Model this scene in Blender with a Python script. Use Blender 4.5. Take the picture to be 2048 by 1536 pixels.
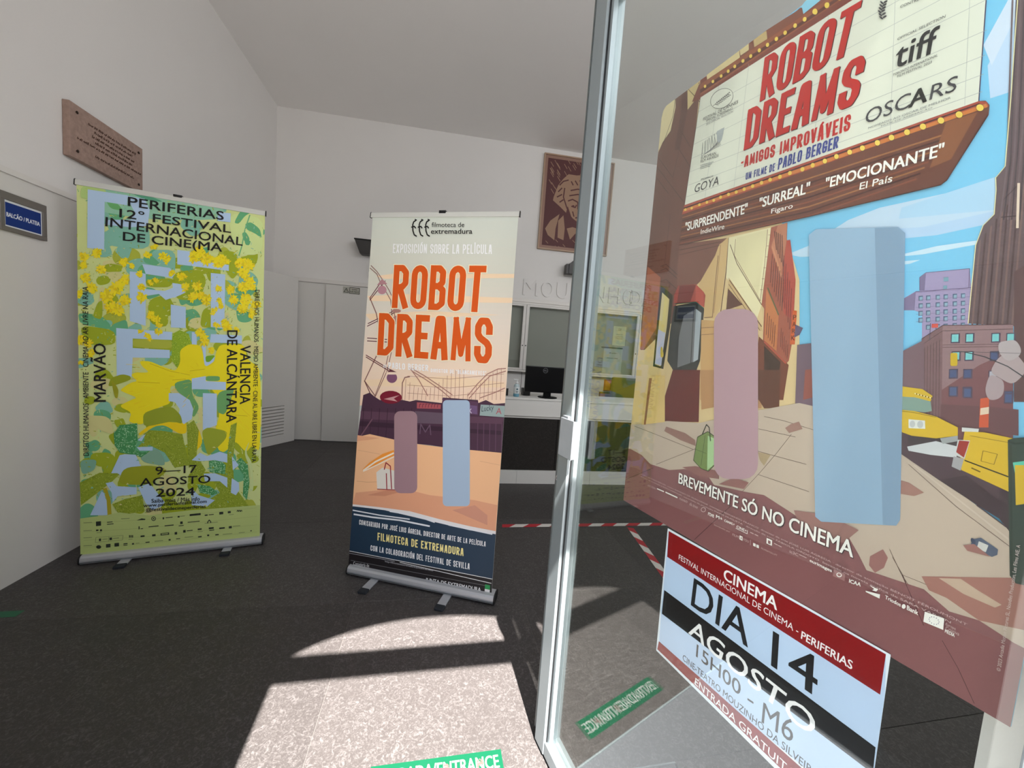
import bpy, bmesh, math, random
import numpy as np
from mathutils import Vector, Matrix
from mathutils.geometry import tessellate_polygon

# ------------------------------------------------------------------ clearing
for o in list(bpy.data.objects):
    bpy.data.objects.remove(o, do_unlink=True)
scene = bpy.context.scene
COL = scene.collection

# ------------------------------------------------------------------ camera
cam_data = bpy.data.cameras.new('camera')
cam_data.sensor_width = 36.0
cam_data.lens = 775.0 / 2048.0 * 36.0
cam_data.clip_start = 0.02
cam = bpy.data.objects.new('camera', cam_data)
COL.objects.link(cam)
RX = Vector((0.9781947578976472, -0.19457126500769392, 0.07264322717823694))
DN = Vector((0.05499106704444247, -0.09464276853583657, -0.9939913122905984))
FW = Vector((0.20027730317456555, 0.9763118196545497, -0.08187937857571564))
M = Matrix.Identity(4)
for i in range(3):
    M[i][0] = RX[i]; M[i][1] = -DN[i]; M[i][2] = -FW[i]
M[2][3] = 1.32
cam.matrix_world = M
scene.camera = cam

# ------------------------------------------------------------------ exposure
scene.view_settings.view_transform = 'Standard'
scene.view_settings.look = 'None'
scene.view_settings.exposure = 0.0
scene.view_settings.gamma = 1.0
scene.view_settings.use_curve_mapping = False
try:
    scene.cycles.use_denoising = True
    scene.cycles.max_bounces = 12
    scene.cycles.diffuse_bounces = 6
    scene.cycles.transparent_max_bounces = 16
    scene.cycles.sample_clamp_indirect = 6.0
except Exception:
    pass

# ------------------------------------------------------------------ daylight
SUN_E = 42.0
SKY = 1.3
world = bpy.data.worlds.new('sky')
scene.world = world
world.use_nodes = True
nt = world.node_tree
nt.nodes.clear()
wo = nt.nodes.new('ShaderNodeOutputWorld')
bg = nt.nodes.new('ShaderNodeBackground')
geo = nt.nodes.new('ShaderNodeTexCoord')
sep = nt.nodes.new('ShaderNodeSeparateXYZ')
ramp = nt.nodes.new('ShaderNodeValToRGB')
nt.links.new(geo.outputs['Generated'], sep.inputs[0])
nt.links.new(sep.outputs['Z'], ramp.inputs[0])
ramp.color_ramp.elements[0].position = 0.0
ramp.color_ramp.elements[0].color = (0.92, 0.95, 1.0, 1)
ramp.color_ramp.elements[1].position = 0.6
ramp.color_ramp.elements[1].color = (0.50, 0.66, 1.0, 1)
nt.links.new(ramp.outputs[0], bg.inputs[0])
bg.inputs[1].default_value = SKY
nt.links.new(bg.outputs[0], wo.inputs[0])

sun_d = bpy.data.lights.new('sun', 'SUN')
sun_d.energy = SUN_E
sun_d.angle = math.radians(0.53)
sun_d.color = (1.0, 0.95, 0.90)
sun = bpy.data.objects.new('sun', sun_d)
COL.objects.link(sun)
sun.rotation_euler = Vector((-0.045, 1.0, -1.75)).to_track_quat('-Z', 'Y').to_euler()
sun.location = (0.3, -4, 8)


def area(name, loc, direction, sx, sy, power, color=(1, 1, 1), portal=False):
    d = bpy.data.lights.new(name, 'AREA')
    d.shape = 'RECTANGLE'; d.size = sx; d.size_y = sy
    d.energy = power; d.color = color
    if portal:
        d.cycles.is_portal = True
    o = bpy.data.objects.new(name, d)
    COL.objects.link(o)
    o.location = loc
    o.rotation_euler = Vector(direction).to_track_quat('-Z', 'Z').to_euler()
    return o


FILL_W = 40.0
# two added fill lamps in front of the made-up high windows, out of view
area('daylight_window_near', (2.1, 0.36, 3.3), (0, 1, -0.25), 1.7, 1.0, FILL_W, (0.95, 0.975, 1.0))
area('daylight_window_far', (4.4, 0.36, 3.3), (0, 1, -0.25), 1.7, 1.0, FILL_W, (0.95, 0.975, 1.0))
area('daylight_doorway', (0.09, 0.0, 2.0), (0, 1, -0.25), 1.1, 1.2, 9.0, (0.95, 0.98, 1.0))


# ------------------------------------------------------------------ helpers
def lin(c):
    out = []
    for v in c[:3]:
        v = v / 255.0
        out.append(v / 12.92 if v <= 0.04045 else ((v + 0.055) / 1.055) ** 2.4)
    return tuple(out)


MATS = {}


def mat(name, col, rough=0.6, metal=0.0, noise=0.0, nscale=30.0, bump=0.0, bscale=200.0, spec=0.5):
    if name in MATS:
        return MATS[name]
    m = bpy.data.materials.new(name)
    m.use_nodes = True
    t = m.node_tree
    b = t.nodes['Principled BSDF']
    c = lin(col)
    b.inputs['Base Color'].default_value = (*c, 1)
    b.inputs['Roughness'].default_value = rough
    b.inputs['Metallic'].default_value = metal
    b.inputs['Specular IOR Level'].default_value = spec
    if noise > 0 or bump > 0:
        tc = t.nodes.new('ShaderNodeTexCoord')
    if noise > 0:
        n = t.nodes.new('ShaderNodeTexNoise')
        n.inputs['Scale'].default_value = nscale
        n.inputs['Detail'].default_value = 6
        t.links.new(tc.outputs['Object'], n.inputs['Vector'])
        r = t.nodes.new('ShaderNodeMixRGB')
        r.inputs[1].default_value = (*[v * (1 - noise) for v in c], 1)
        r.inputs[2].default_value = (*[min(1, v * (1 + noise)) for v in c], 1)
        t.links.new(n.outputs[0], r.inputs[0])
        t.links.new(r.outputs[0], b.inputs['Base Color'])
    if bump > 0:
        n2 = t.nodes.new('ShaderNodeTexNoise')
        n2.inputs['Scale'].default_value = bscale
        n2.inputs['Detail'].default_value = 4
        t.links.new(tc.outputs['Object'], n2.inputs['Vector'])
        bp = t.nodes.new('ShaderNodeBump')
        bp.inputs['Strength'].default_value = bump
        bp.inputs['Distance'].default_value = 0.002
        t.links.new(n2.outputs[0], bp.inputs['Height'])
        t.links.new(bp.outputs[0], b.inputs['Normal'])
    MATS[name] = m
    return m


def glass_mat(name, ior, tint):
    m = bpy.data.materials.new(name)
    m.use_nodes = True
    t = m.node_tree
    t.nodes.clear()
    out = t.nodes.new('ShaderNodeOutputMaterial')
    mix = t.nodes.new('ShaderNodeMixShader')
    fr = t.nodes.new('ShaderNodeFresnel')
    fr.inputs[0].default_value = ior
    tr = t.nodes.new('ShaderNodeBsdfTransparent')
    tr.inputs[0].default_value = (*tint, 1)
    gl = t.nodes.new('ShaderNodeBsdfGlossy')
    gl.inputs['Color'].default_value = (0.97, 1.0, 0.98, 1)
    gl.inputs['Roughness'].default_value = 0.0
    # both faces of a pane reflect alike: undo the inversion the node makes on the far face
    gm = t.nodes.new('ShaderNodeNewGeometry')
    mi = t.nodes.new('ShaderNodeMix')
    mi.inputs[2].default_value = ior
    mi.inputs[3].default_value = 1.0 / ior
    t.links.new(gm.outputs['Backfacing'], mi.inputs[0])
    t.links.new(mi.outputs[0], fr.inputs[0])
    t.links.new(fr.outputs[0], mix.inputs[0])
    t.links.new(tr.outputs[0], mix.inputs[1])
    t.links.new(gl.outputs[0], mix.inputs[2])
    t.links.new(mix.outputs[0], out.inputs[0])
    MATS[name] = m
    return m


def tag(o, label=None, cat=None, group=None, kind=None):
    if label: o['label'] = label
    if cat: o['category'] = cat
    if group: o['group'] = group
    if kind: o['kind'] = kind
    return o


def empty(name, loc, label=None, cat=None, group=None, kind=None):
    o = bpy.data.objects.new(name, None)
    o.empty_display_size = 0.05
    COL.objects.link(o)
    o.location = loc
    return tag(o, label, cat, group, kind)


WL = {}


def wloc(o):
    return WL.get(o.name, Vector(o.location))


def link(name, me, m=None, parent=None):
    """a mesh given in world coordinates; its origin is put at the parent's"""
    o = bpy.data.objects.new(name, me)
    COL.objects.link(o)
    if m is not None and not me.materials:
        me.materials.append(m)
    if parent is not None:
        o.parent = parent
        off = wloc(parent)
        me.transform(Matrix.Translation(-off))
        WL[o.name] = off
    else:
        WL[o.name] = Vector((0, 0, 0))
    return o


def from_bm(name, bm, m, parent=None, smooth=False):
    me = bpy.data.meshes.new(name)
    bm.to_mesh(me)
    bm.free()
    if smooth:
        for p in me.polygons:
            p.use_smooth = True
    return link(name, me, m, parent)


def add_obox(bm, P, a, b, ra, rb, rz, bevel=0.0, seg=2):
    """box at P + a*ra + b*rb + z*rz"""
    P = Vector(P); a = Vector(a); b = Vector(b)
    vs = []
    for z in rz:
        for (s, t) in ((ra[0], rb[0]), (ra[1], rb[0]), (ra[1], rb[1]), (ra[0], rb[1])):
            vs.append(bm.verts.new(P + a * s + b * t + Vector((0, 0, z))))
    fs = []
    for idx in ((0, 3, 2, 1), (4, 5, 6, 7), (0, 1, 5, 4), (1, 2, 6, 5), (2, 3, 7, 6), (3, 0, 4, 7)):
        fs.append(bm.faces.new([vs[i] for i in idx]))
    bmesh.ops.recalc_face_normals(bm, faces=fs)
    if bevel > 0:
        es = set()
        for f in fs:
            for e in f.edges:
                es.add(e)
        bmesh.ops.bevel(bm, geom=list(es), offset=bevel, segments=seg, affect='EDGES', profile=0.6)


def obox(name, P, a, b, ra, rb, rz, m, parent=None, bevel=0.0):
    bm = bmesh.new()
    add_obox(bm, P, a, b, ra, rb, rz, bevel)
    return from_bm(name, bm, m, parent)


X = Vector((1, 0, 0)); Y = Vector((0, 1, 0)); Z = Vector((0, 0, 1)); O = Vector((0, 0, 0))


def box(name, rx, ry, rz, m, parent=None, bevel=0.0):
    return obox(name, O, X, Y, rx, ry, rz, m, parent, bevel)


def boxes(name, lst, m, parent=None, bevel=0.0):
    bm = bmesh.new()
    for (rx, ry, rz) in lst:
        add_obox(bm, O, X, Y, rx, ry, rz, bevel)
    return from_bm(name, bm, m, parent)


def prism(name, pts, axis, r, m, parent=None, frame=None):
    """extrude the 2-D polygon pts. frame=(P,a,b,n): point = P + a*x + b*y + n*r"""
    P, a, b, n = frame
    bm = bmesh.new()
    add_prism(bm, pts, r, frame)
    return from_bm(name, bm, m, parent)


def add_prism(bm, pts, r, frame):
    P, a, b, n = [Vector(v) for v in frame]
    lo = [bm.verts.new(P + a * x + b * y + n * r[0]) for x, y in pts]
    hi = [bm.verts.new(P + a * x + b * y + n * r[1]) for x, y in pts]
    tris = tessellate_polygon([[Vector((x, y, 0)) for x, y in pts]])
    fs = []
    for t in tris:
        fs.append(bm.faces.new([lo[i] for i in t]))
        fs.append(bm.faces.new([hi[i] for i in reversed(t)]))
    k = len(pts)
    for i in range(k):
        fs.append(bm.faces.new([lo[i], lo[(i + 1) % k], hi[(i + 1) % k], hi[i]]))
    bmesh.ops.recalc_face_normals(bm, faces=fs)


def lathe(name, prof, c, m, parent=None, seg=28, axis=Z, smooth=True):
    bm = bmesh.new()
    ax = Vector(axis).normalized()
    t = ax.orthogonal().normalized(); s = ax.cross(t)
    rings = []
    for (r, h) in prof:
        rings.append([bm.verts.new(Vector(c) + ax * h + (t * math.cos(2 * math.pi * k / seg) + s * math.sin(2 * math.pi * k / seg)) * max(r, 1e-4)) for k in range(seg)])
    for i in range(len(rings) - 1):
        for k in range(seg):
            bm.faces.new([rings[i][k], rings[i][(k + 1) % seg], rings[i + 1][(k + 1) % seg], rings[i + 1][k]])
    bm.faces.new(list(reversed(rings[0]))); bm.faces.new(rings[-1])
    bmesh.ops.recalc_face_normals(bm, faces=bm.faces[:])
    o = from_bm(name, bm, m, parent, smooth)
    return o


# ------------------------------------------------------------------ printing: flat shapes laid in layers on a sheet
def print_mat(name, rough=0.45, gain=1.0, fibre=0.0):
    m = bpy.data.materials.new(name)
    m.use_nodes = True
    t = m.node_tree
    b = t.nodes['Principled BSDF']
    at = t.nodes.new('ShaderNodeAttribute')
    at.attribute_name = 'ink'
    t.links.new(at.outputs['Color'], b.inputs['Base Color'])
    b.inputs['Roughness'].default_value = rough
    b.inputs['Specular IOR Level'].default_value = 0.3
    if fibre > 0:
        tc = t.nodes.new('ShaderNodeTexCoord')
        n = t.nodes.new('ShaderNodeTexNoise')
        n.inputs['Scale'].default_value = 4.0
        n.inputs['Detail'].default_value = 5
        t.links.new(tc.outputs['Object'], n.inputs['Vector'])
        bp = t.nodes.new('ShaderNodeBump')
        bp.inputs['Strength'].default_value = fibre
        bp.inputs['Distance'].default_value = 0.01
        t.links.new(n.outputs[0], bp.inputs['Height'])
        t.links.new(bp.outputs[0], b.inputs['Normal'])
    MATS[name] = m
    return m


_fc = {}


def font_tris(s, bold):
    key = (s, bold)
    if key in _fc:
        return _fc[key]
    cu = bpy.data.curves.new('txt', 'FONT')
    cu.body = s
    cu.resolution_u = 3
    cu.offset = bold
    ob = bpy.data.objects.new('txt', cu)
    COL.objects.link(ob)
    dg = bpy.context.evaluated_depsgraph_get()
    me = bpy.data.meshes.new_from_object(ob.evaluated_get(dg))
    me.calc_loop_triangles()
    vs = np.array([v.co[:2] for v in me.vertices]) if len(me.vertices) else np.zeros((0, 2))
    tr = np.array([t.vertices[:] for t in me.loop_triangles], dtype=int)
    bpy.data.objects.remove(ob, do_unlink=True)
    bpy.data.meshes.remove(me)
    bpy.data.curves.remove(cu)
    if len(vs):
        mn = vs.min(0); mx = vs.max(0)
        vs = (vs - mn) / np.maximum(mx - mn, 1e-6)
    _fc[key] = (vs, tr)
    return _fc[key]


# a narrow poster alphabet: strokes in a unit box; 's' straight with square ends, 'r' rounded
def _arc(cx, cy, rx, ry, a0, a1, n=6):
    return [(cx + rx * math.cos(math.radians(a0 + (a1 - a0) * i / n)), cy + ry * math.sin(math.radians(a0 + (a1 - a0) * i / n))) for i in range(n + 1)]


RY = 0.17
_O = _arc(.5, 1 - RY, .5, RY, 0, 180) + _arc(.5, RY, .5, RY, 180, 360) + [(1, 1 - RY)]
GL = {
 'A': [('s', [(0, 0), (.32, 1), (.68, 1), (1, 0)]), ('s', [(.14, .3), (.86, .3)])],
 'B': [('s', [(0, 0), (0, 1)]), ('r', [(0, 1), (.6, 1), (.92, .9), (.92, .64), (.6, .54), (0, .54)]), ('r', [(.6, .54), (1, .44), (1, .1), (.6, 0), (0, 0)])],
 'C': [('r', [(1, .7)] + _arc(.5, 1 - RY, .5, RY, 0, 180) + _arc(.5, RY, .5, RY, 180, 360) + [(1, .3)])],
 'D': [('s', [(0, 0), (0, 1)]), ('r', [(0, 1), (.55, 1), (1, .85), (1, .15), (.55, 0), (0, 0)])],
 'E': [('s', [(0, 0), (0, 1)]), ('s', [(0, 1), (1, 1)]), ('s', [(0, .52), (.8, .52)]), ('s', [(0, 0), (1, 0)])],
 'F': [('s', [(0, 0), (0, 1)]), ('s', [(0, 1), (1, 1)]), ('s', [(0, .52), (.8, .52)])],
 'G': [('r', [(1, .72)] + _arc(.5, 1 - RY, .5, RY, 0, 180) + _arc(.5, RY, .5, RY, 180, 360) + [(1, .45)]), ('s', [(1, .45), (.55, .45)])],
 'H': [('s', [(0, 0), (0, 1)]), ('s', [(1, 0), (1, 1)]), ('s', [(0, .52), (1, .52)])],
 'I': [('s', [(.5, 0), (.5, 1)])],
 'J': [('r', [(.9, 1), (.9, .2), (.6, 0), (.2, 0), (0, .15)])],
 'K': [('s', [(0, 0), (0, 1)]), ('s', [(1, 1), (.1, .5), (1, 0)])],
 'L': [('s', [(0, 1), (0, 0)]), ('s', [(0, 0), (1, 0)])],
 'M': [('s', [(0, 0), (.1, 1)]), ('s', [(.1, 1), (.5, .1), (.9, 1)]), ('s', [(.9, 1), (1, 0)])],
 'N': [('s', [(0, 0), (0, 1)]), ('s', [(0, 1), (1, 0)]), ('s', [(1, 0), (1, 1)])],
 'O': [('r', _O)],
 'P': [('s', [(0, 0), (0, 1)]), ('r', [(0, 1), (.6, 1), (1, .88), (1, .58), (.6, .44), (0, .44)])],
 'R': [('s', [(0, 0), (0, 1)]), ('r', [(0, 1), (.6, 1), (.95, .88), (.95, .6), (.6, .48), (0, .48)]), ('s', [(.4, .48), (1, 0)])],
 'S': [('r', [(1, .74), (1, .86), (.75, 1), (.25, 1), (0, .86), (0, .66), (.2, .56), (.8, .44), (1, .34), (1, .14), (.75, 0), (.25, 0), (0, .14), (0, .26)])],
 'T': [('s', [(.5, 0), (.5, 1)]), ('s', [(0, 1), (1, 1)])],
 'U': [('r', [(0, 1), (0, RY)] + _arc(.5, RY, .5, RY, 180, 360) + [(1, 1)])],
 'V': [('s', [(0, 1), (.45, 0), (.55, 0), (1, 1)])],
 'X': [('s', [(0, 0), (1, 1)]), ('s', [(0, 1), (1, 0)])],
 'Y': [('s', [(0, 1), (.5, .45), (1, 1)]), ('s', [(.5, .45), (.5, 0)])],
 'Z': [('s', [(0, 1), (1, 1)]), ('s', [(1, 1), (0, 0)]), ('s', [(0, 0), (1, 0)])],
 '-': [('s', [(.1, .5), (.9, .5)])],
 ',': [('s', [(.5, .1), (.3, -.1)])],
 '"': [('s', [(.3, 1), (.25, .8)]), ('s', [(.75, 1), (.7, .8)])],
}
ACC = {'Ó': 'O', 'Í': 'I', 'É': 'E', 'Á': 'A'}


class Print:
    """flat artwork on a plane: P + a*u + w*v, drawn towards 'face'. H turns artwork
    coordinates (the numbers used in the drawing lists below) into metres on the sheet."""
    def __init__(self, P, a, w, face, H, corners=None, clip=None, gain=1.0, step=1.6e-5):
        self.P = Vector(P); self.a = Vector(a); self.w = Vector(w); self.f = Vector(face).normalized()
        self.H = np.array(H)
        self.clip = clip if clip is not None else [self.m(*c) for c in corners]
        ar = sum(self.clip[i][0] * self.clip[(i + 1) % len(self.clip)][1] - self.clip[(i + 1) % len(self.clip)][0] * self.clip[i][1] for i in range(len(self.clip)))
        if ar < 0:
            self.clip = self.clip[::-1]
        self.gain = gain
        self.z = 0.0
        self.step = step
        self.mz = 0.0
        self.mc = 0
        self.bins = {'artwork': ([], [], []), 'lettering': ([], [], [])}

    def micro(self):
        """pieces of one layer that overlap are kept a hair apart"""
        self.mc = (self.mc + 1) % 11
        self.mz = self.step * 0.085 * self.mc

    def m(self, x, y):
        q = self.H @ np.array([x, y, 1.0])
        return (q[0] / q[2], q[1] / q[2])

    def pt(self, uv, z):
        return self.P + self.a * uv[0] + self.w * uv[1] + self.f * z

    def next(self, n=1):
        self.z += self.step * n

    def tri(self, pts, col, where='artwork', clip=True):
        poly = [tuple(p) for p in pts]
        if clip:
            c = self.clip
            k = len(c)
            inside = all((c[(i + 1) % k][0] - c[i][0]) * (q[1] - c[i][1]) - (c[(i + 1) % k][1] - c[i][1]) * (q[0] - c[i][0]) >= 0 for i in range(k) for q in poly)
            if not inside:
                for i in range(k):
                    A = c[i]; B = c[(i + 1) % k]
                    def s(q):
                        return (B[0] - A[0]) * (q[1] - A[1]) - (B[1] - A[1]) * (q[0] - A[0])
                    new = []
                    for j in range(len(poly)):
                        p0 = poly[j]; p1 = poly[(j + 1) % len(poly)]
                        s0 = s(p0); s1 = s(p1)
                        if s0 >= 0:
                            new.append(p0)
                        if (s0 >= 0) != (s1 >= 0):
                            t = s0 / (s0 - s1)
                            new.append((p0[0] + t * (p1[0] - p0[0]), p0[1] + t * (p1[1] - p0[1])))
                    poly = new
                    if len(poly) < 3:
                        return
        V, F, C = self.bins[where]
        b = len(V)
        cc = tuple(min(0.92, v * self.gain) for v in lin(col))
        for q in poly:
            V.append(self.pt(q, self.z + self.mz)); C.append(cc)
        F.append(list(range(b, b + len(poly))))

    def poly_uv(self, pts, col, where='artwork'):
        for t in tessellate_polygon([[Vector((p[0], p[1], 0)) for p in pts]]):
            self.tri([pts[i] for i in t], col, where)

    def poly(self, pts, col, where='artwork'):
        self.next()
        self.poly_uv([self.m(*p) for p in pts], col, where)

    def soft(self, pts, col):
        """a painted patch: the outline with its corners rounded off"""
        for _ in range(2):
            n = len(pts)
            pts = [q for i in range(n) for q in ((pts[i][0] * .82 + pts[(i + 1) % n][0] * .18, pts[i][1] * .82 + pts[(i + 1) % n][1] * .18), (pts[i][0] * .18 + pts[(i + 1) % n][0] * .82, pts[i][1] * .18 + pts[(i + 1) % n][1] * .82))]
        self.poly(pts, col)

    def rect(self, x0, y0, x1, y1, col):
        self.poly([(x0, y0), (x1, y0), (x1, y1), (x0, y1)], col)

    def ell(self, x, y, rx, ry, col, rot=0, n=18):
        r = math.radians(rot)
        self.poly([(x + rx * math.cos(t) * math.cos(r) - ry * math.sin(t) * math.sin(r), y + rx * math.cos(t) * math.sin(r) + ry * math.sin(t) * math.cos(r)) for t in [2 * math.pi * k / n for k in range(n)]], col)

    def rrect(self, x0, y0, x1, y1, r, col):
        pts = []
        for cx, cy, a0 in ((x1 - r, y1 - r, 0), (x0 + r, y1 - r, 90), (x0 + r, y0 + r, 180), (x1 - r, y0 + r, 270)):
            for k in range(5):
                t = math.radians(a0 + 90 * k / 4)
                pts.append((cx + r * math.cos(t), cy + r * math.sin(t)))
        self.poly(pts, col)

    def stroke_uv(self, pts, th, col, where, square=True, rnd=False):
        h = th / 2
        n = len(pts)
        for i in range(n - 1):
            p = np.array(pts[i]); q = np.array(pts[i + 1])
            d = q - p; L = math.hypot(*d)
            if L < 1e-9:
                continue
            d = d / L; nn = np.array([-d[1], d[0]])
            e0 = h if (square and (i == 0 or not rnd)) else 0
            e1 = h if (square and (i == n - 2 or not rnd)) else 0
            p = p - d * e0; q = q + d * e1
            A, B, C_, D = p + nn * h, q + nn * h, q - nn * h, p - nn * h
            self.micro()
            self.tri([A, D, C_], col, where); self.tri([A, C_, B], col, where)
            if rnd and i > 0:
                c = np.array(pts[i])
                self.micro()
                ring = [(c[0] + h * math.cos(2 * math.pi * k / 10), c[1] + h * math.sin(2 * math.pi * k / 10)) for k in range(10)]
                for k in range(1, 9):
                    self.tri([ring[0], ring[k], ring[k + 1]], col, where)
        self.mz = 0.0

    def line(self, pts, w, col, where='artwork'):
        """w in artwork units"""
        self.next()
        uv = [self.m(*p) for p in pts]
        x, y = pts[0]
        a = self.m(x, y); b = self.m(x, y + 1)
        s = math.hypot(b[0] - a[0], b[1] - a[1])
        self.stroke_uv(uv, w * s, col, where, square=False, rnd=True)

    def text(self, s, bl, br, tl, col, bold=0.0, layer=True):
        """built-in sans lettering whose ink fills the box bl-br-tl"""
        if layer:
            self.next()
        vs, tr = font_tris(s, 0.0)
        b = np.array(self.m(*bl)); r = np.array(self.m(*br)) - b; t = np.array(self.m(*tl)) - b
        dl = 0.75 * bold * float(np.linalg.norm(t))
        ru = r / np.linalg.norm(r); tu = t / np.linalg.norm(t)
        moves = [(0, 0)] if dl <= 0 else [(-1, -.6), (1, -.6), (1, .6), (-1, .6)] + ([(0, 0)] if bold > .035 else [])
        for (mx_, my_) in moves:
            off = ru * dl * mx_ + tu * dl * my_
            pts = [b + r * v[0] + t * v[1] + off for v in vs]
            self.micro()
            for q in tr:
                self.tri([pts[i] for i in q], col, 'lettering')
        self.mz = 0.0

    def block(self, s, bl, br, tl, tr_, col, th=0.32, gap=0.28, outline=None, ow=0.0, shadow=None, sh=(0, 0), quot=False):
        """poster alphabet; th = stroke as a share of the letter's width"""
        B = np.array(self.m(*bl)); R = np.array(self.m(*br)); T = np.array(self.m(*tl)); U = np.array(self.m(*tr_))
        adv = []
        for ch in s:
            k = ACC.get(ch, ch)
            adv.append(0.55 if k == ' ' else 0.42 if k == 'I' else 0.35 if k == ',' else 0.6 if k in '-"' else 1.22 if k == 'M' else 0.85 if k in 'EFL' else 1.0)
        tot = sum(adv) + gap * (len(s) - 1)
        unit = float(np.linalg.norm(R - B)) / tot
        t = th * unit
        jobs = []
        if shadow: jobs.append((t + ow * unit * 2, shadow, np.array(sh) * unit))
        if outline: jobs.append((t + ow * unit * 2, outline, np.zeros(2)))
        jobs.append((t, col, np.zeros(2)))
        for (tt, cc, off) in jobs:
            self.next()
            x = 0.0
            for ch, a in zip(s, adv):
                k = ACC.get(ch, ch)
                if k != ' ' and k in GL:
                    rr = random.Random(ord(ch) + int(x * 10))
                    f0 = x / tot; f1 = (x + a) / tot
                    strokes = list(GL[k])
                    if ch in ACC:
                        strokes = strokes + [('s', [(.45, 1.13), (.75, 1.24)])]
                    for kind, pts in strokes:
                        uv = []
                        for (px, py) in pts:
                            hx = (t / 2) / max(1e-6, a * unit)
                            hh = float(np.linalg.norm(T - B))
                            hy = (t / 2) / hh
                            gx = hx + px * (1 - 2 * hx) if k != 'I' else 0.5
                            gy = hy + py * (1 - 2 * hy)
                            fx = f0 + (f1 - f0) * gx
                            bot = B + (R - B) * fx; top = T + (U - T) * fx
                            uv.append(bot + (top - bot) * gy + off)
                        closed = math.hypot(uv[0][0] - uv[-1][0], uv[0][1] - uv[-1][1]) < 1e-5
                        if closed: uv = uv + [uv[1]]
                        self.stroke_uv(uv, tt * (.8 if k == 'M' else 1), cc, 'lettering', square=not closed, rnd=(kind == 'r' or k in 'AVMKY'))
                x += a + gap

    def emit(self, parent, m, names=('printed_artwork', 'printed_lettering'), stuff=False):
        for key, nm in (('artwork', names[0]), ('lettering', names[1])):
            V, F, C = self.bins[key]
            if not V:
                continue
            me = bpy.data.meshes.new(nm)
            me.from_pydata([tuple(v) for v in V], [], F)
            ca = me.color_attributes.new('ink', 'FLOAT_COLOR', 'POINT')
            arr = np.ones((len(V), 4), dtype=np.float32)
            arr[:, :3] = np.array(C, dtype=np.float32)
            ca.data.foreach_set('color', arr.ravel())
            # every face looks towards the reader
            me.update()
            fl = [p for p in me.polygons if p.normal.dot(self.f) < 0]
            if fl:
                bm = bmesh.new(); bm.from_mesh(me)
                bad = [f for f in bm.faces if f.normal.dot(self.f) < 0]
                bmesh.ops.reverse_faces(bm, faces=bad)
                bm.to_mesh(me); bm.free()
            o = link(nm, me, m, parent)
            if stuff: o['kind'] = 'stuff'

# ================================================================== materials
wall_m = mat('wall_paint', (226, 223, 220), 0.75, noise=0.02, nscale=3, bump=0.15, bscale=350)
ceil_m = mat('ceiling_paint', (240, 237, 235), 0.7, noise=0.02, nscale=2)
panel_m = mat('panel_paint', (216, 213, 208), 0.55, noise=0.02, nscale=4)
trim_m = mat('trim_paint', (222, 218, 213), 0.5)
gap_m = mat('joint_shadow_grey', (70, 68, 66), 0.9)  # plain dark grey of the floor slab, desk carcass and wall joint
alu_m = mat('aluminium', (152, 162, 166), 0.36, 0.45, noise=0.03, nscale=60)
alud_m = mat('aluminium_dark', (112, 119, 121), 0.4, 0.6)
alub_m = mat('brushed_aluminium', (188, 189, 193), 0.36, 0.35, noise=0.05, nscale=25)
steel_m = mat('steel_plate', (118, 123, 127), 0.5, 0.2, noise=0.06, nscale=30)
black_m = mat('black_plastic', (22, 22, 23), 0.45)
black2_m = mat('black_gloss_plastic', (5, 5, 7), 0.4, spec=0.2)
rail_m = mat('satin_silver_paint', (206, 206, 200), 0.4)
rubber_m = mat('rubber', (30, 34, 40), 0.8)
white_m = mat('white_lacquer', (228, 226, 222), 0.4)
lampbody_m = mat('lamp_body', (66, 63, 62), 0.5)
glass_m = glass_mat('door_glass', 1.75, (0.975, 0.996, 0.985))
cabglass_m = glass_mat('cabinet_glass', 1.5, (0.985, 0.99, 0.985))


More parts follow.
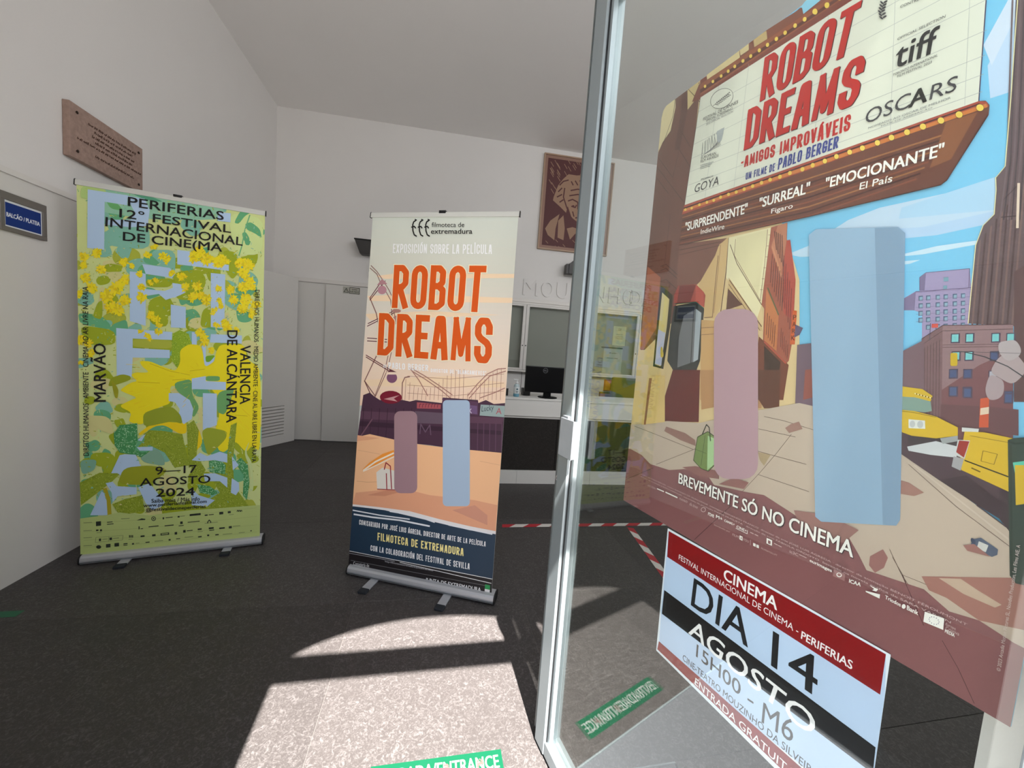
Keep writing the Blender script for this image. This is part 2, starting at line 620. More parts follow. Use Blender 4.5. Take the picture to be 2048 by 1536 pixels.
def stone(name, dark, light, rough, per_piece=True, seed=0.0, fine=46.0, thr=(0.5, 0.66)):
    m = bpy.data.materials.new(name)
    m.use_nodes = True
    t = m.node_tree
    N = t.nodes.new
    b = t.nodes['Principled BSDF']
    ge = N('ShaderNodeNewGeometry')
    mp = N('ShaderNodeMapping'); mp.inputs['Location'].default_value = (seed, seed * 2, 0)
    t.links.new(ge.outputs['Position'], mp.inputs['Vector'])
    n1 = N('ShaderNodeTexNoise'); n1.inputs['Scale'].default_value = fine; n1.inputs['Detail'].default_value = 8
    n1.inputs['Distortion'].default_value = 2.2; n1.inputs['Roughness'].default_value = 0.62
    n2 = N('ShaderNodeTexNoise'); n2.inputs['Scale'].default_value = 3.0; n2.inputs['Detail'].default_value = 5
    n3 = N('ShaderNodeTexNoise'); n3.inputs['Scale'].default_value = 110.0; n3.inputs['Detail'].default_value = 4; n3.inputs['Distortion'].default_value = 1.5
    for n in (n1, n2, n3):
        t.links.new(mp.outputs[0], n.inputs['Vector'])
    r1 = N('ShaderNodeValToRGB')
    r1.color_ramp.elements[0].position = thr[0]; r1.color_ramp.elements[0].color = (0, 0, 0, 1)
    r1.color_ramp.elements[1].position = thr[1]; r1.color_ramp.elements[1].color = (1, 1, 1, 1)
    t.links.new(n1.outputs[0], r1.inputs[0])
    r3 = N('ShaderNodeValToRGB')
    r3.color_ramp.elements[0].position = 0.5; r3.color_ramp.elements[1].position = 0.72
    t.links.new(n3.outputs[0], r3.inputs[0])
    mx = N('ShaderNodeMath'); mx.operation = 'MULTIPLY_ADD'
    t.links.new(r3.outputs[0], mx.inputs[0]); mx.inputs[1].default_value = 0.35
    sc2 = N('ShaderNodeMath'); sc2.operation = 'MULTIPLY'; sc2.inputs[1].default_value = 0.5
    t.links.new(r1.outputs[0], sc2.inputs[0]); t.links.new(sc2.outputs[0], mx.inputs[2])
    mul = N('ShaderNodeMath'); mul.operation = 'MULTIPLY'
    md = N('ShaderNodeMath'); md.operation = 'ADD'; md.inputs[1].default_value = 0.45
    t.links.new(n2.outputs[0], md.inputs[0])
    t.links.new(mx.outputs[0], mul.inputs[0]); t.links.new(md.outputs[0], mul.inputs[1])
    mix = N('ShaderNodeMixRGB')
    mix.inputs[1].default_value = (*dark, 1); mix.inputs[2].default_value = (*light, 1)
    t.links.new(mul.outputs[0], mix.inputs[0])
    oi = N('ShaderNodeObjectInfo')
    hv = N('ShaderNodeHueSaturation')
    mr = N('ShaderNodeMapRange'); mr.inputs[3].default_value = 0.88 if per_piece else 1.0; mr.inputs[4].default_value = 1.12 if per_piece else 1.0
    t.links.new(oi.outputs['Random'], mr.inputs[0])
    t.links.new(mr.outputs[0], hv.inputs['Value']); t.links.new(mix.outputs[0], hv.inputs['Color'])
    t.links.new(hv.outputs[0], b.inputs['Base Color'])
    b.inputs['Roughness'].default_value = rough
    rr = N('ShaderNodeMapRange'); rr.inputs[3].default_value = rough; rr.inputs[4].default_value = rough + 0.18
    t.links.new(n2.outputs[0], rr.inputs[0]); t.links.new(rr.outputs[0], b.inputs['Roughness'])
    b.inputs['Specular IOR Level'].default_value = 0.35
    MATS[name] = m
    return m


floor_m = stone('floor_stone', (0.047, 0.0415, 0.040), (0.15, 0.139, 0.136), 0.42)
desk_m = stone('polished_stone', (0.030, 0.027, 0.025), (0.075, 0.070, 0.065), 0.05, seed=3.0, thr=(0.5, 0.8))
matt_m = mat('mat_fibre', (94, 96, 101), 0.95, noise=0.35, nscale=260, bump=0.5, bscale=500)
ground_m = mat('paving_outside', (150, 147, 142), 0.85, noise=0.2, nscale=40)

# ================================================================== setting
BK = 5.26            # back wall
BS = -0.05           # its slope: y = BK + BS * x
bx = Vector((1, BS, 0)).normalized()
bn = Vector((BS, -1, 0)).normalized()          # out of the wall, towards the room


def bw(x):
    return Vector((x, BK + BS * x, 0))


XR = 5.6
tag(obox('wall_back', (0, BK, 0), bx, -bn, (-2.2, 5.9), (0.0, 0.2), (0, 4.03), wall_m), kind='structure')
tag(box('wall_left', (-2.19, -1.99), (0.12, 5.36), (0, 4.03), wall_m), kind='structure')
tag(box('wall_right', (XR, XR + 0.2), (0.12, 5.4), (0, 4.03), wall_m), kind='structure')
tag(box('ceiling', (-2.2, XR + 0.2), (0.12, 5.6), (4.03, 4.2), ceil_m), kind='structure')

# entrance wall with the arched doorway (behind the photographer's hands) and two made-up high windows for the fill lamps
AX = 0.17
opn = []
arc = []
xl, xr_ = -0.48, 0.655
for k in range(17):
    x = xr_ + (xl - xr_) * k / 16
    arc.append((x, 2.225 + math.sqrt(max(0, 0.76 ** 2 - (x - AX) ** 2))))
fw = empty('wall_front', (0, 0.21, 0)); tag(fw, kind='structure')
fr = ((0, 0, 0), X, Z, Y)
bm = bmesh.new()
for rx, rz in (((-2.0, xl), (0, 4.03)), ((xr_, 1.2), (0, 4.03)), ((1.2, 3.0), (0, 2.75)), ((1.2, 3.0), (3.85, 4.03)), ((3.0, 3.5), (0, 4.03)), ((3.5, 5.3), (0, 2.75)), ((3.5, 5.3), (3.85, 4.03)), ((5.3, XR + 0.2), (0, 4.03))):
    add_obox(bm, O, X, Y, rx, (0.12, 0.30), rz)
add_prism(bm, [(xl, 4.03)] + list(reversed(arc)) + [(xr_, 4.03)], (0.12, 0.30), fr)
from_bm('masonry', bm, wall_m, fw)
# fanlight frame and transom over the open door
bm = bmesh.new()
add_obox(bm, O, X, Y, (xl, xr_), (0.12, 0.18), (2.415, 2.555))
from_bm('transom', bm, alu_m, fw)
bm = bmesh.new()
inner = [(AX + (x - AX) * 0.985, z - 0.012) for x, z in arc]
for i in range(len(arc) - 1):
    add_prism(bm, [arc[i], arc[i + 1], inner[i + 1], inner[i]], (0.125, 0.175), fr)
from_bm('fanlight_frame', bm, alu_m, fw)
for i, (a0, a1, z0, z1) in enumerate(((1.2, 3.0, 2.75, 3.85), (3.5, 5.3, 2.75, 3.85))):
    w = empty('window_%d' % (i + 1), ((a0 + a1) / 2, 0.2, z0)); tag(w, kind='structure')  # unseen window, added to go with the fill lamp before it
    boxes('window_frame', [((a0, a0 + .05), (.18, .24), (z0, z1)), ((a1 - .05, a1), (.18, .24), (z0, z1)), ((a0, a1), (.18, .24), (z0, z0 + .05)), ((a0, a1), (.18, .24), (z1 - .05, z1))], alu_m, w)
    box('window_pane', (a0 + .05, a1 - .05), (.205, .211), (z0 + .05, z1 - .05), mat('frosted_glass', (225, 232, 236), 0.6), w)  # opaque white pane of the added window, keeps the sun out

# floor: bedding slab and its stone tiles
fl = empty('floor', (0, 0, -0.05)); tag(fl, kind='structure')
box('floor_slab', (-2.2, XR + 0.2), (0.12, 5.6), (-0.12, -0.0125), gap_m, fl)
box('grout', (-2.2, XR), (1.042, 5.2), (-0.0122, -0.0009), mat('grout_grey', (92, 86, 83), 0.9), fl)
TW, TD, g = 0.857, 0.93, 0.0016
tile_me = None
for j in range(5):
    for i in range(9):
        x0 = -2.041 + i * TW; y0 = 1.04 + j * TD
        if x0 > XR: continue
        if tile_me is None:
            bm = bmesh.new()
            add_obox(bm, O, X, Y, (g / 2, TW - g / 2), (g / 2, TD - g / 2), (-0.012, 0.0), 0.0008, 1)
            tile_me = bpy.data.meshes.new('floor_tile'); bm.to_mesh(tile_me); bm.free(); tile_me.materials.append(floor_m)
        t = bpy.data.objects.new('floor_tile', tile_me); COL.objects.link(t)
        t.parent = fl; t.location = (x0, y0, 0.05)
# strip of stone inside the entrance wall on both sides of the mat well
boxes('floor_border', [((-2.041, -0.62), (0.30, 1.038), (-0.012, 0.0)), ((0.86, XR), (0.30, 1.038), (-0.012, 0.0))], floor_m, fl)
box('threshold_strip', (-0.62, 0.86), (1.033, 1.0385), (-0.012, 0.001), alu_m, fl)
tag(box('entrance_mat', (-0.615, 0.855), (0.30, 1.032), (-0.011, -0.001), matt_m), 'grey coarse entrance mat set in the floor just inside the doorway', 'mat')
tag(box('ground', (-9, 9), (-9, 0.119), (-0.1, -0.012), ground_m), kind='structure')
tag(box('trim_4', (-0.48, 0.70), (0.1195, 0.30), (-0.02, -0.004), floor_m), kind='structure')

# mouldings
tag(box('trim_1', (-1.99, -1.978), (0.3, 5.35), (1.973, 2.0), trim_m), kind='structure')
tag(obox('trim_2', (0, BK, 0), bx, bn, (-1.99, 5.6), (0.0, 0.022), (2.005, 2.052), trim_m, bevel=0.004), kind='structure')
tag(obox('trim_3', (0, BK, 0), bx, bn, (0.25, 5.6), (0.0, 0.012), (1.988, 2.004), trim_m), kind='structure')
# lower lining of the left wall, its top edge a fine joint under the moulding
tag(box('baseboard_left', (-1.99, -1.984), (0.3, 4.9), (0.0, 1.965), panel_m), kind='structure')

# flush doors in the back wall
d1 = empty('door_1', tuple(bw(-1.53))); tag(d1, kind='structure')
obox('door_leaf', (0, BK, 0), bx, bn, (-1.70, -1.372), (0.004, 0.018), (0.006, 1.995), panel_m, d1, 0.002)
d2 = empty('door_2', tuple(bw(-0.9))); tag(d2, kind='structure')
obox('door_leaf', (0, BK, 0), bx, bn, (-1.366, -0.45), (0.004, 0.045), (0.006, 1.995), panel_m, d2, 0.002)
d4 = empty('door_3', tuple(bw(0.0))); tag(d4, kind='structure')
obox('door_leaf', (0, BK, 0), bx, bn, (-0.445, 0.22), (0.004, 0.045), (0.006, 1.995), panel_m, d4, 0.002)

# slanting vented door leaf standing between left wall and back wall
b0 = Vector((-1.985, 4.742, 0)); b1 = Vector((-1.682, 5.276, 0))
bd = (b1 - b0).normalized(); bnn = Vector((bd.y, -bd.x, 0))
L = (b1 - b0).length
vd = empty('vented_door_leaf', tuple(b0)); tag(vd, 'pale grey vented door leaf set across the corner behind the yellow green banner', 'door')
bm = bmesh.new()
sl = [0.12 + 0.0385 * k for k in range(10)]
s0, s1 = 0.02, 0.46
add_obox(bm, b0, bd, bnn, (0, s0), (-0.035, 0), (0.004, 2.03))
add_obox(bm, b0, bd, bnn, (s1, L), (-0.035, 0), (0.004, 2.03))
add_obox(bm, b0, bd, bnn, (s0, s1), (-0.035, 0), (0.004, sl[0] - 0.003))
for k in range(9):
    add_obox(bm, b0, bd, bnn, (s0, s1), (-0.035, 0), (sl[k] + 0.0045, sl[k + 1] - 0.0045))
add_obox(bm, b0, bd, bnn, (s0, s1), (-0.035, 0), (sl[9] + 0.003, 2.03))
from_bm('leaf_panel', bm, panel_m, vd)
obox('vent_backing', b0, bd, bnn, (s0 - .01, s1 + .01), (-0.05, -0.036), (0.08, 0.5), black_m, vd)

# ================================================================== raised lettering on the back wall
def wall_text(s, x0, x1, z0, z1, depth=0.012):
    cu = bpy.data.curves.new('t', 'FONT'); cu.body = s; cu.extrude = 0.5; cu.resolution_u = 4; cu.offset = 0.0
    ob = bpy.data.objects.new('t', cu); COL.objects.link(ob)
    dg = bpy.context.evaluated_depsgraph_get()
    me = bpy.data.meshes.new_from_object(ob.evaluated_get(dg))
    bpy.data.objects.remove(ob, do_unlink=True)
    co = [v.co.copy() for v in me.vertices]
    mx = max(c.x for c in co); mn = min(c.x for c in co); my = max(c.y for c in co); ny = min(c.y for c in co)
    for v in me.vertices:
        fx = (v.co.x - mn) / (mx - mn); fz = (v.co.y - ny) / (my - ny)
        p = bw(0) + bx * (x0 + (x1 - x0) * fx) + bn * (0.001 + (depth if v.co.z > 0 else 0))
        p.z = z0 + (z1 - z0) * fz
        v.co = p
    return me


wl = empty('wall_lettering', tuple(bw(1.0) + bn * 0.01 + Z * 2.09))
tag(wl, 'white raised capital letters naming the theatre on the white back wall', 'sign')
widths = {'M': .205, 'I': .06, '-': .1}
xx = -0.95
msg = [('CINE-TEATRO', -0.90), ('MOUZINHO', 1.125), ('DA', 2.66), ('SILVEIRA', 3.12)]
for word, x in msg:
    for ch in word:
        w = widths.get(ch, .165)
        me = wall_text(ch, x, x + w, 2.10 if ch != '-' else 2.20, 2.315 if ch != '-' else 2.23)
        link('letter', me, wall_m, wl)
        x += w + (0.048 if word == 'MOUZINHO' else 0.02)

# ================================================================== left wall: stone plaque and seat sign
stone_m = mat('plaque_stone', (160, 134, 122), 0.7, noise=0.28, nscale=55, bump=0.6, bscale=180)
pq = empty('engraved_plaque', (-1.98, 2.85, 2.33)); tag(pq, 'brown stone plaque with engraved text on the left wall above the banner', 'plaque')
bm = bmesh.new(); add_obox(bm, O, X, Y, (-1.988, -1.955), (2.588, 3.113), (2.19, 2.472), 0.003)
from_bm('stone_slab', bm, stone_m, pq)
for yy in (2.63, 3.075):
    for zz in (2.232, 2.432):
        lathe('bolt', [(0.006, 0), (0.008, 0.004), (0.003, 0.006)], (-1.955, yy, zz), mat('bronze', (58, 44, 36), 0.5, 0.6), pq, 12, X)
H_LEFT = [[-0.00016009864725028683, -7.787470166270586e-05, 0.8463345834747593], [-0.000474389685932417, -0.000847912648923477, 1.0], [-0.00040466860093144155, -2.2749210200664436e-05, 0.3676413097957233]]
pm_plain = print_mat('engraving_ink', 0.8)
P_ = Print((-1.9538, 0, 0), Y, Z, X, H_LEFT, clip=[(2.59, 2.2), (3.11, 2.2), (3.11, 2.47), (2.59, 2.47)], step=1.5e-5)
ink = (84, 60, 50)
P_.H = np.identity(3)
rr = random.Random(21)


def scribble(P_, x0, x1, z, h, col, seed=0):
    """worn lettering too fine to read: a broken row of small strokes"""
    r_ = random.Random(seed + int(x0 * 1000) + int(z * 1000))
    x = x0; P_.next()
    while x < x1:
        w = r_.uniform(.5, 2.6) * h
        y = z
        xx = x
        while xx < min(x + w, x1):
            q = r_.uniform(.45, 1.0) * h
            P_.stroke_uv([(xx, y + r_.uniform(0, .25) * h), (xx + .25 * h, y + q)], h * .26, col, 'lettering')
            xx += .42 * h
        x += w + .55 * h


for y0, y1, z in ((2.70, 3.05, 2.405), (2.74, 3.02, 2.378), (2.725, 3.035, 2.351), (2.745, 3.02, 2.324), (2.63, 3.095, 2.297), (2.745, 3.03, 2.25)):
    scribble(P_, y0, y1, z, 0.0135, ink)
P_.emit(pq, pm_plain, ('', 'engraved_text'), stuff=True)

sg = empty('seat_sign', (-1.98, 2.3, 1.8)); tag(sg, 'small blue sign in a grey metal frame on the left wall', 'sign')
bm = bmesh.new()
y0s, y1s, z0s, z1s = 2.25, 2.468, 1.71, 1.885
for ry, rz in (((y0s, y1s), (z0s, z0s + .02)), ((y0s, y1s), (z1s - .035, z1s)), ((y0s, y0s + .02), (z0s + .02, z1s - .035)), ((y1s - .02, y1s), (z0s + .02, z1s - .035))):
    add_obox(bm, O, X, Y, (-1.984, -1.968), ry, rz, 0.001, 1)
from_bm('sign_frame', bm, mat('sign_frame_grey', (118, 112, 106), 0.45, 0.3), sg)
box('sign_plate', (-1.984, -1.974), (y0s + .02, y1s - .02), (z0s + .02, z1s - .035), mat('sign_white', (225, 228, 232), 0.4), sg)
P_ = Print((-1.9738, 0, 0), Y, Z, X, np.identity(3), clip=[(2.1, 1.7), (2.5, 1.7), (2.5, 1.9), (2.1, 1.9)])
P_.poly([(2.277, 1.737), (2.443, 1.737), (2.443, 1.84), (2.277, 1.84)], (24, 52, 122))
P_.text('BALCÃO / PLATEIA', (2.282, 1.776), (2.437, 1.776), (2.282, 1.80), (232, 236, 244), 0.03)
P_.emit(sg, pm_plain, ('blue_field', 'sign_lettering'))

# ================================================================== back wall objects
def bpr(off, clip):
    return Print(bw(0) + bn * off, bx, Z, bn, np.identity(3), clip=clip, step=1.5e-5)


# woodcut portrait
pc = empty('woodcut_portrait', tuple(bw(1.75) + Z * 2.74)); tag(pc, 'large framed woodcut portrait of a white-haired man high on the back wall', 'picture')
obox('board', (0, BK, 0), bx, bn, (1.285, 2.235), (0.002, 0.022), (2.735, 3.945), mat('woodcut_board', (150, 116, 100), 0.6, noise=0.05), pc)
bm = bmesh.new()
for ra, rz in (((1.275, 1.292), (2.725, 3.955)), ((2.23, 2.247), (2.725, 3.955)), ((1.292, 2.23), (2.725, 2.742)), ((1.292, 2.23), (3.938, 3.955))):
    add_obox(bm, (0, BK, 0), bx, bn, ra, (0.0, 0.035), rz)
from_bm('picture_frame', bm, mat('frame_wood', (168, 140, 116), 0.5), pc)
H_BACK = [[0.0011007158068180427, 6.187881936691185e-05, -1.0], [4.0558991634486785e-05, -0.0011430120937884142, 0.9805700711772057], [-3.1121949670744715e-05, -1.9633846182406408e-05, 0.2102694044282926]]
P_ = Print(bw(0) + bn * 0.0225, bx, Z, bn, H_BACK, clip=[(1.33, 2.78), (2.19, 2.78), (2.19, 3.9), (1.33, 3.9)], step=1.5e-5)
dk = (92, 56, 56); lt = (158, 126, 104)
P_.poly([(1080, 300), (1240, 320), (1220, 520), (1070, 500)], dk)
def S7(pts): return [(1040 + x / 3.84, 260 + y / 3.84) for x, y in pts]
P_.poly(S7([(255, 520), (290, 430), (330, 380), (370, 345), (430, 355), (520, 350), (600, 380), (650, 450), (660, 560), (640, 660), (600, 640), (590, 560), (370, 560), (350, 640), (300, 590), (250, 545)]), lt)   # hair
P_.poly(S7([(350, 440), (400, 400), (500, 395), (580, 430), (600, 540), (590, 640), (560, 700), (500, 730), (430, 715), (390, 670), (360, 580)]), lt)   # face
for l in ([(340, 450), (330, 520), (355, 600), (390, 680), (430, 712), (500, 725)], [(385, 470), (440, 460), (500, 472)], [(375, 510), (440, 500), (500, 512)], [(365, 550), (400, 538), (440, 560)], [(470, 555), (520, 540), (560, 560)], [(440, 560), (440, 610), (460, 650), (490, 655)], [(420, 680), (470, 672), (520, 682)], [(390, 590), (420, 600), (430, 580)], [(480, 585), (510, 590), (530, 575)], [(400, 630), (410, 670)], [(390, 400), (405, 430)], [(420, 395), (440, 430)], [(455, 392), (470, 430)], [(490, 392), (500, 430)], [(300, 430), (330, 400), (370, 390)], [(290, 480), (320, 450)], [(280, 520), (320, 500)], [(300, 560), (330, 540)]):
    P_.line(S7(l), 2.6, dk)
P_.ell(*S7([(405, 588)])[0], 2.6, 1.6, dk); P_.ell(*S7([(500, 580)])[0], 2.6, 1.6, dk)
P_.poly(S7([(190, 760), (230, 700), (300, 650), (270, 760), (260, 850), (210, 810)]), lt)
P_.poly(S7([(290, 700), (330, 660), (340, 760), (330, 850), (285, 830)]), lt)
P_.poly(S7([(355, 760), (400, 750), (430, 760), (460, 750), (470, 840), (420, 800), (380, 845)]), lt)
P_.poly(S7([(500, 760), (560, 740), (640, 780), (700, 850), (520, 860)]), lt)
rr = random.Random(4)
for k in range(34):
    x = rr.choice([rr.uniform(215, 330), rr.uniform(330, 680)]); y = rr.uniform(230, 345) if x > 330 else rr.uniform(230, 470)
    P_.line(S7([(x, y), (x + 22, y + 38)]), 1.2, lt)
for k in range(26):
    x = rr.uniform(165, 640); y = rr.uniform(845, 900)
    P_.line(S7([(x, y), (x + 18, y + 20)]), 1.1, lt)
P_.emit(pc, print_mat('woodcut_ink', 0.6), ('woodcut_print', 'l'))

# wall lights
u1 = empty('wall_uplight', tuple(bw(-0.82) + Z * 2.39)); tag(u1, 'dark tapered wall light half hidden behind the tall film exhibition banner', 'wall light', 'dark fittings on the back wall')
bm = bmesh.new()
P0b = bw(0)
def taper(bm, x0, x1, z0, z1, d, ins, di):
    vs = []
    for (xa, xb, zz, dd) in ((x0 + ins, x1 - ins, z0, d - di), (x0, x1, z1, d)):
        for (xx_, q) in ((xa, 0.001), (xb, 0.001), (xb, dd), (xa, dd)):
            vs.append(bm.verts.new(P0b + bx * xx_ + bn * q + Z * zz))
    fs = [bm.faces.new([vs[i] for i in idx]) for idx in ((0, 3, 2, 1), (4, 5, 6, 7), (0, 1, 5, 4), (1, 2, 6, 5), (2, 3, 7, 6), (3, 0, 4, 7))]
    bmesh.ops.recalc_face_normals(bm, faces=fs)
    bmesh.ops.bevel(bm, geom=list({e for f in fs for e in f.edges}), offset=0.005, segments=2, affect='EDGES')
taper(bm, -1.02, -0.66, 2.395, 2.548, 0.17, 0.055, 0.05)
from_bm('lamp_body', bm, lampbody_m, u1)
obox('lamp_rim', P0b, bx, bn, (-1.025, -0.655), (0.001, 0.176), (2.548, 2.562), black_m, u1, 0.002)
u2 = empty('wall_floodlight', tuple(bw(1.82) + Z * 2.41)); tag(u2, 'dark boxy wall light with cooling slots below the portrait', 'wall light', 'dark fittings on the back wall')
bm = bmesh.new()
add_prism(bm, [(1.70, 2.42), (1.70, 2.545), (1.765, 2.60), (2.0, 2.60), (2.06, 2.545), (2.06, 2.42)], (0.03, 0.15), (P0b, bx, Z, bn))
add_obox(bm, P0b, bx, bn, (1.665, 1.70), (0.03, 0.14), (2.415, 2.54), 0.003)
add_obox(bm, P0b, bx, bn, (1.85, 1.92), (0.0, 0.03), (2.46, 2.54))
from_bm('lamp_body', bm, lampbody_m, u2)
for k in range(7):
    prism('cooling_slot', [(1.84 + k * .022, 2.445), (1.848 + k * .022, 2.445), (1.862 + k * .022, 2.485), (1.854 + k * .022, 2.485)], None, (0.1502, 0.152), black2_m, u2, (P0b, bx, Z, bn))

# door warning sign
ws = empty('warning_sign', tuple(bw(-1.06) + bn * .046 + Z * 1.9)); tag(ws, 'small electrical warning sticker at the top of the pale back door', 'sign')
obox('sticker', P0b, bx, bn, (-1.165, -0.962), (0.0455, 0.0475), (1.90, 1.985), mat('sticker_grey', (176, 174, 164), 0.6), ws)
P_ = bpr(0.0478, [(-1.165, 1.9), (-0.962, 1.9), (-0.962, 1.99), (-1.165, 1.99)])
P_.poly([(-1.158, 1.915), (-1.092, 1.915), (-1.125, 1.972)], (40, 40, 36)); P_.poly([(-1.147, 1.921), (-1.103, 1.921), (-1.125, 1.959)], (180, 178, 165))
P_.poly([(-1.122, 1.953), (-1.13, 1.938), (-1.124, 1.938), (-1.127, 1.926), (-1.117, 1.942), (-1.123, 1.942)], (30, 30, 28))
P_.poly([(-1.086, 1.904), (-0.966, 1.904), (-0.966, 1.982), (-1.086, 1.982)], (50, 50, 44)); P_.poly([(-1.08, 1.91), (-0.972, 1.91), (-0.972, 1.976), (-1.08, 1.976)], (180, 178, 165))
P_.text('QUADRO', (-1.06, 1.948), (-0.992, 1.948), (-1.06, 1.962), (26, 26, 24), 0.05)
P_.text('ELÉCTRICO', (-1.074, 1.922), (-0.978, 1.922), (-1.074, 1.94), (26, 26, 24), 0.05)
P_.emit(ws, pm_plain, ('warning_symbol', 'sticker_lettering'))

# glazed notice cabinets
cabin_m = mat('cabinet_lining', (146, 149, 141), 0.8, noise=0.06, nscale=5)
def cabinet(x0, x1, nm_label):
    c = empty('notice_cabinet', tuple(bw((x0 + x1) / 2) + Z * 1.07)); tag(c, nm_label, 'cabinet', 'glazed notice cabinets on the back wall')
    bm = bmesh.new()
    z0, z1 = 1.065, 1.985
    for ra, rz in (((x0 - .05, x0), (z0, z1)), ((x1, x1 + .05), (z0, z1)), ((x0, x1), (z0, z0 + .025)), ((x0, x1), (z1 - .018, z1))):
        add_obox(bm, P0b, bx, bn, ra, (0.001, 0.09), rz)
    from_bm('cabinet_carcass', bm, trim_m, c)
    obox('cabinet_lining', P0b, bx, bn, (x0, x1), (0.001, 0.012), (z0 + .025, z1 - .018), cabin_m, c)
    mid = (x0 + x1) / 2
    for i, (a0, a1) in enumerate(((x0 + .002, mid - .002), (mid + .002, x1 - .002))):
        bm = bmesh.new(); f = .04
        for ra, rz in (((a0, a0 + f), (z0 + .027, z1 - .02)), ((a1 - f, a1), (z0 + .027, z1 - .02)), ((a0 + f, a1 - f), (z0 + .027, z0 + .027 + f * .6)), ((a0 + f, a1 - f), (z1 - .02 - f * .6, z1 - .02))):
            add_obox(bm, P0b, bx, bn, ra, (0.066, 0.092), rz, 0.002, 1)
        dr = from_bm('cabinet_door', bm, trim_m, c)
        obox('pane', P0b, bx, bn, (a0 + f, a1 - f), (0.076, 0.080), (z0 + .027 + f * .6, z1 - .02 - f * .6), cabglass_m, dr)
        xk = a1 - f / 2 if i == 0 else a0 + f / 2
        lathe('lock', [(0.008, 0), (0.008, 0.004), (0.003, 0.005)], tuple(P0b + bx * xk + bn * 0.0925 + Z * 1.42), black_m, dr, 12, bn)
    return c
cA = cabinet(0.38, 1.98, 'white framed glazed notice cabinet above the monitor on the reception desk')
cB = cabinet(2.10, 3.50, 'white framed glazed notice cabinet seen through the glass door, papers inside')
def paper(name, x0, x1, z0, z1, col, label, lines):
    t = empty(name, tuple(bw((x0 + x1) / 2) + bn * .013 + Z * z0)); tag(t, label, 'paper')
    obox('sheet', P0b, bx, bn, (x0, x1), (0.0125, 0.0135), (z0, z1), mat(name + str(col), col, 0.8), t)
    P_ = bpr(0.0138, [(x0, z0), (x1, z0), (x1, z1), (x0, z1)])
    for fx0, fx1, fz, h in lines:
        scribble(P_, x0 + (x1 - x0) * fx0, x0 + (x1 - x0) * fx1, z0 + (z1 - z0) * fz, (z1 - z0) * h, (72, 74, 60))
    P_.emit(t, pm_plain, ('p', 'typed_text'), stuff=True)
paper('notice', 2.455, 2.643, 1.52, 1.79, (196, 200, 170), 'typed notice with a crest pinned inside the cabinet behind the glass door', [(.38, .62, .84, .05), (.36, .64, .77, .04), (.25, .75, .56, .03), (.22, .78, .46, .03), (.22, .78, .40, .03), (.22, .78, .34, .03)])
paper('flyer', 2.34, 2.62, 1.12, 1.47, (176, 184, 176), 'pale printed sheet pinned low inside the cabinet, under the typed notice', [(.3, .7, .8, .05), (.2, .8, .6, .04)])
obox('cabinet_rail', P0b, bx, bn, (2.30, 2.61), (0.013, 0.03), (1.478, 1.490), black_m, cB)

# ================================================================== reception desk
dx = Vector((1, -0.0235, 0)).normalized(); dn = Vector((-0.0235, -1, 0)).normalized()
DP = Vector((0, 3.742, 0))
rd = empty('reception_desk', (1.8, 3.7, 0)); tag(rd, 'long reception desk with white top and polished dark stone front', 'desk')
D0, D1 = 0.10, 3.9
obox('worktop', DP, dx, -dn, (D0, D1), (-0.006, 0.55), (0.857, 0.876), white_m, rd, 0.002)
obox('fascia', DP, dx, -dn, (D0, D1), (0.0, 0.02), (0.695, 0.856), white_m, rd)
obox('fascia_lip', DP, dx, -dn, (D0, D1), (0.012, 0.03), (0.672, 0.694), panel_m, rd)
seams = [0.10, 0.51, 1.27, 2.03, 2.79, 3.9]
for a_, b_ in zip(seams, seams[1:]):
    obox('stone_panel', DP, dx, -dn, (a_ + .002, b_ - .002), (0.02, 0.045), (0.138, 0.671), desk_m, rd)
obox('desk_carcass', DP, dx, -dn, (D0, D1), (0.046, 0.52), (0.0, 0.855), gap_m, rd)
ps = [0.10, 0.88, 1.66, 2.44, 3.22, 3.9]
for a_, b_ in zip(ps, ps[1:]):
    obox('plinth', DP, dx, -dn, (a_ + .001, b_ - .001), (0.004, 0.044), (0.0, 0.136), white_m, rd)
obox('desk_end', DP, dx, -dn, (D0 - .02, D0), (0.0, 0.55), (0.0, 0.856), white_m, rd)

# monitor, seen from behind
ZT = 0.8765
mo = empty('monitor', (1.17, 3.86, ZT)); tag(mo, 'black computer monitor seen from behind on the reception desk', 'monitor')
bm = bmesh.new(); add_obox(bm, (0, 3.86, 0), X, Y, (0.925, 1.365), (-0.018, 0.02), (0.925, 1.195), 0.008)
from_bm('screen_housing', bm, black2_m, mo)
bm = bmesh.new(); add_obox(bm, (0, 3.86, 0), X, Y, (1.13, 1.21), (-0.012, 0.012), (ZT + .008, 0.96), 0.006)
from_bm('stand', bm, black2_m, mo)
lathe('base', [(0.10, 0), (0.10, 0.008), (0.09, 0.012)], (1.17, 3.84, ZT), black2_m, mo, 32)
P_ = Print((0, 3.8195, 0), X, Z, -Y, np.identity(3), clip=[(0.9, .9), (1.4, .9), (1.4, 1.2), (0.9, 1.2)])
P_.P = Vector((0, 3.8415, 0))
LC = (1.13, 1.155)
P_.ell(LC[0], LC[1], 0.026, 0.026, (110, 112, 116), n=28); P_.ell(LC[0], LC[1], 0.0225, 0.0225, (14, 14, 16), n=28)
P_.text('DELL', (LC[0] - .017, LC[1] - .006), (LC[0] + .017, LC[1] - .006), (LC[0] - .017, LC[1] + .007), (120, 122, 126), 0.02)
P_.emit(mo, pm_plain, ('emblem_ring', 'emblem_lettering'))
tm = empty('card_terminal', (0.99, 3.88, ZT)); tag(tm, 'small black box behind the monitor stand on the desk', 'box')
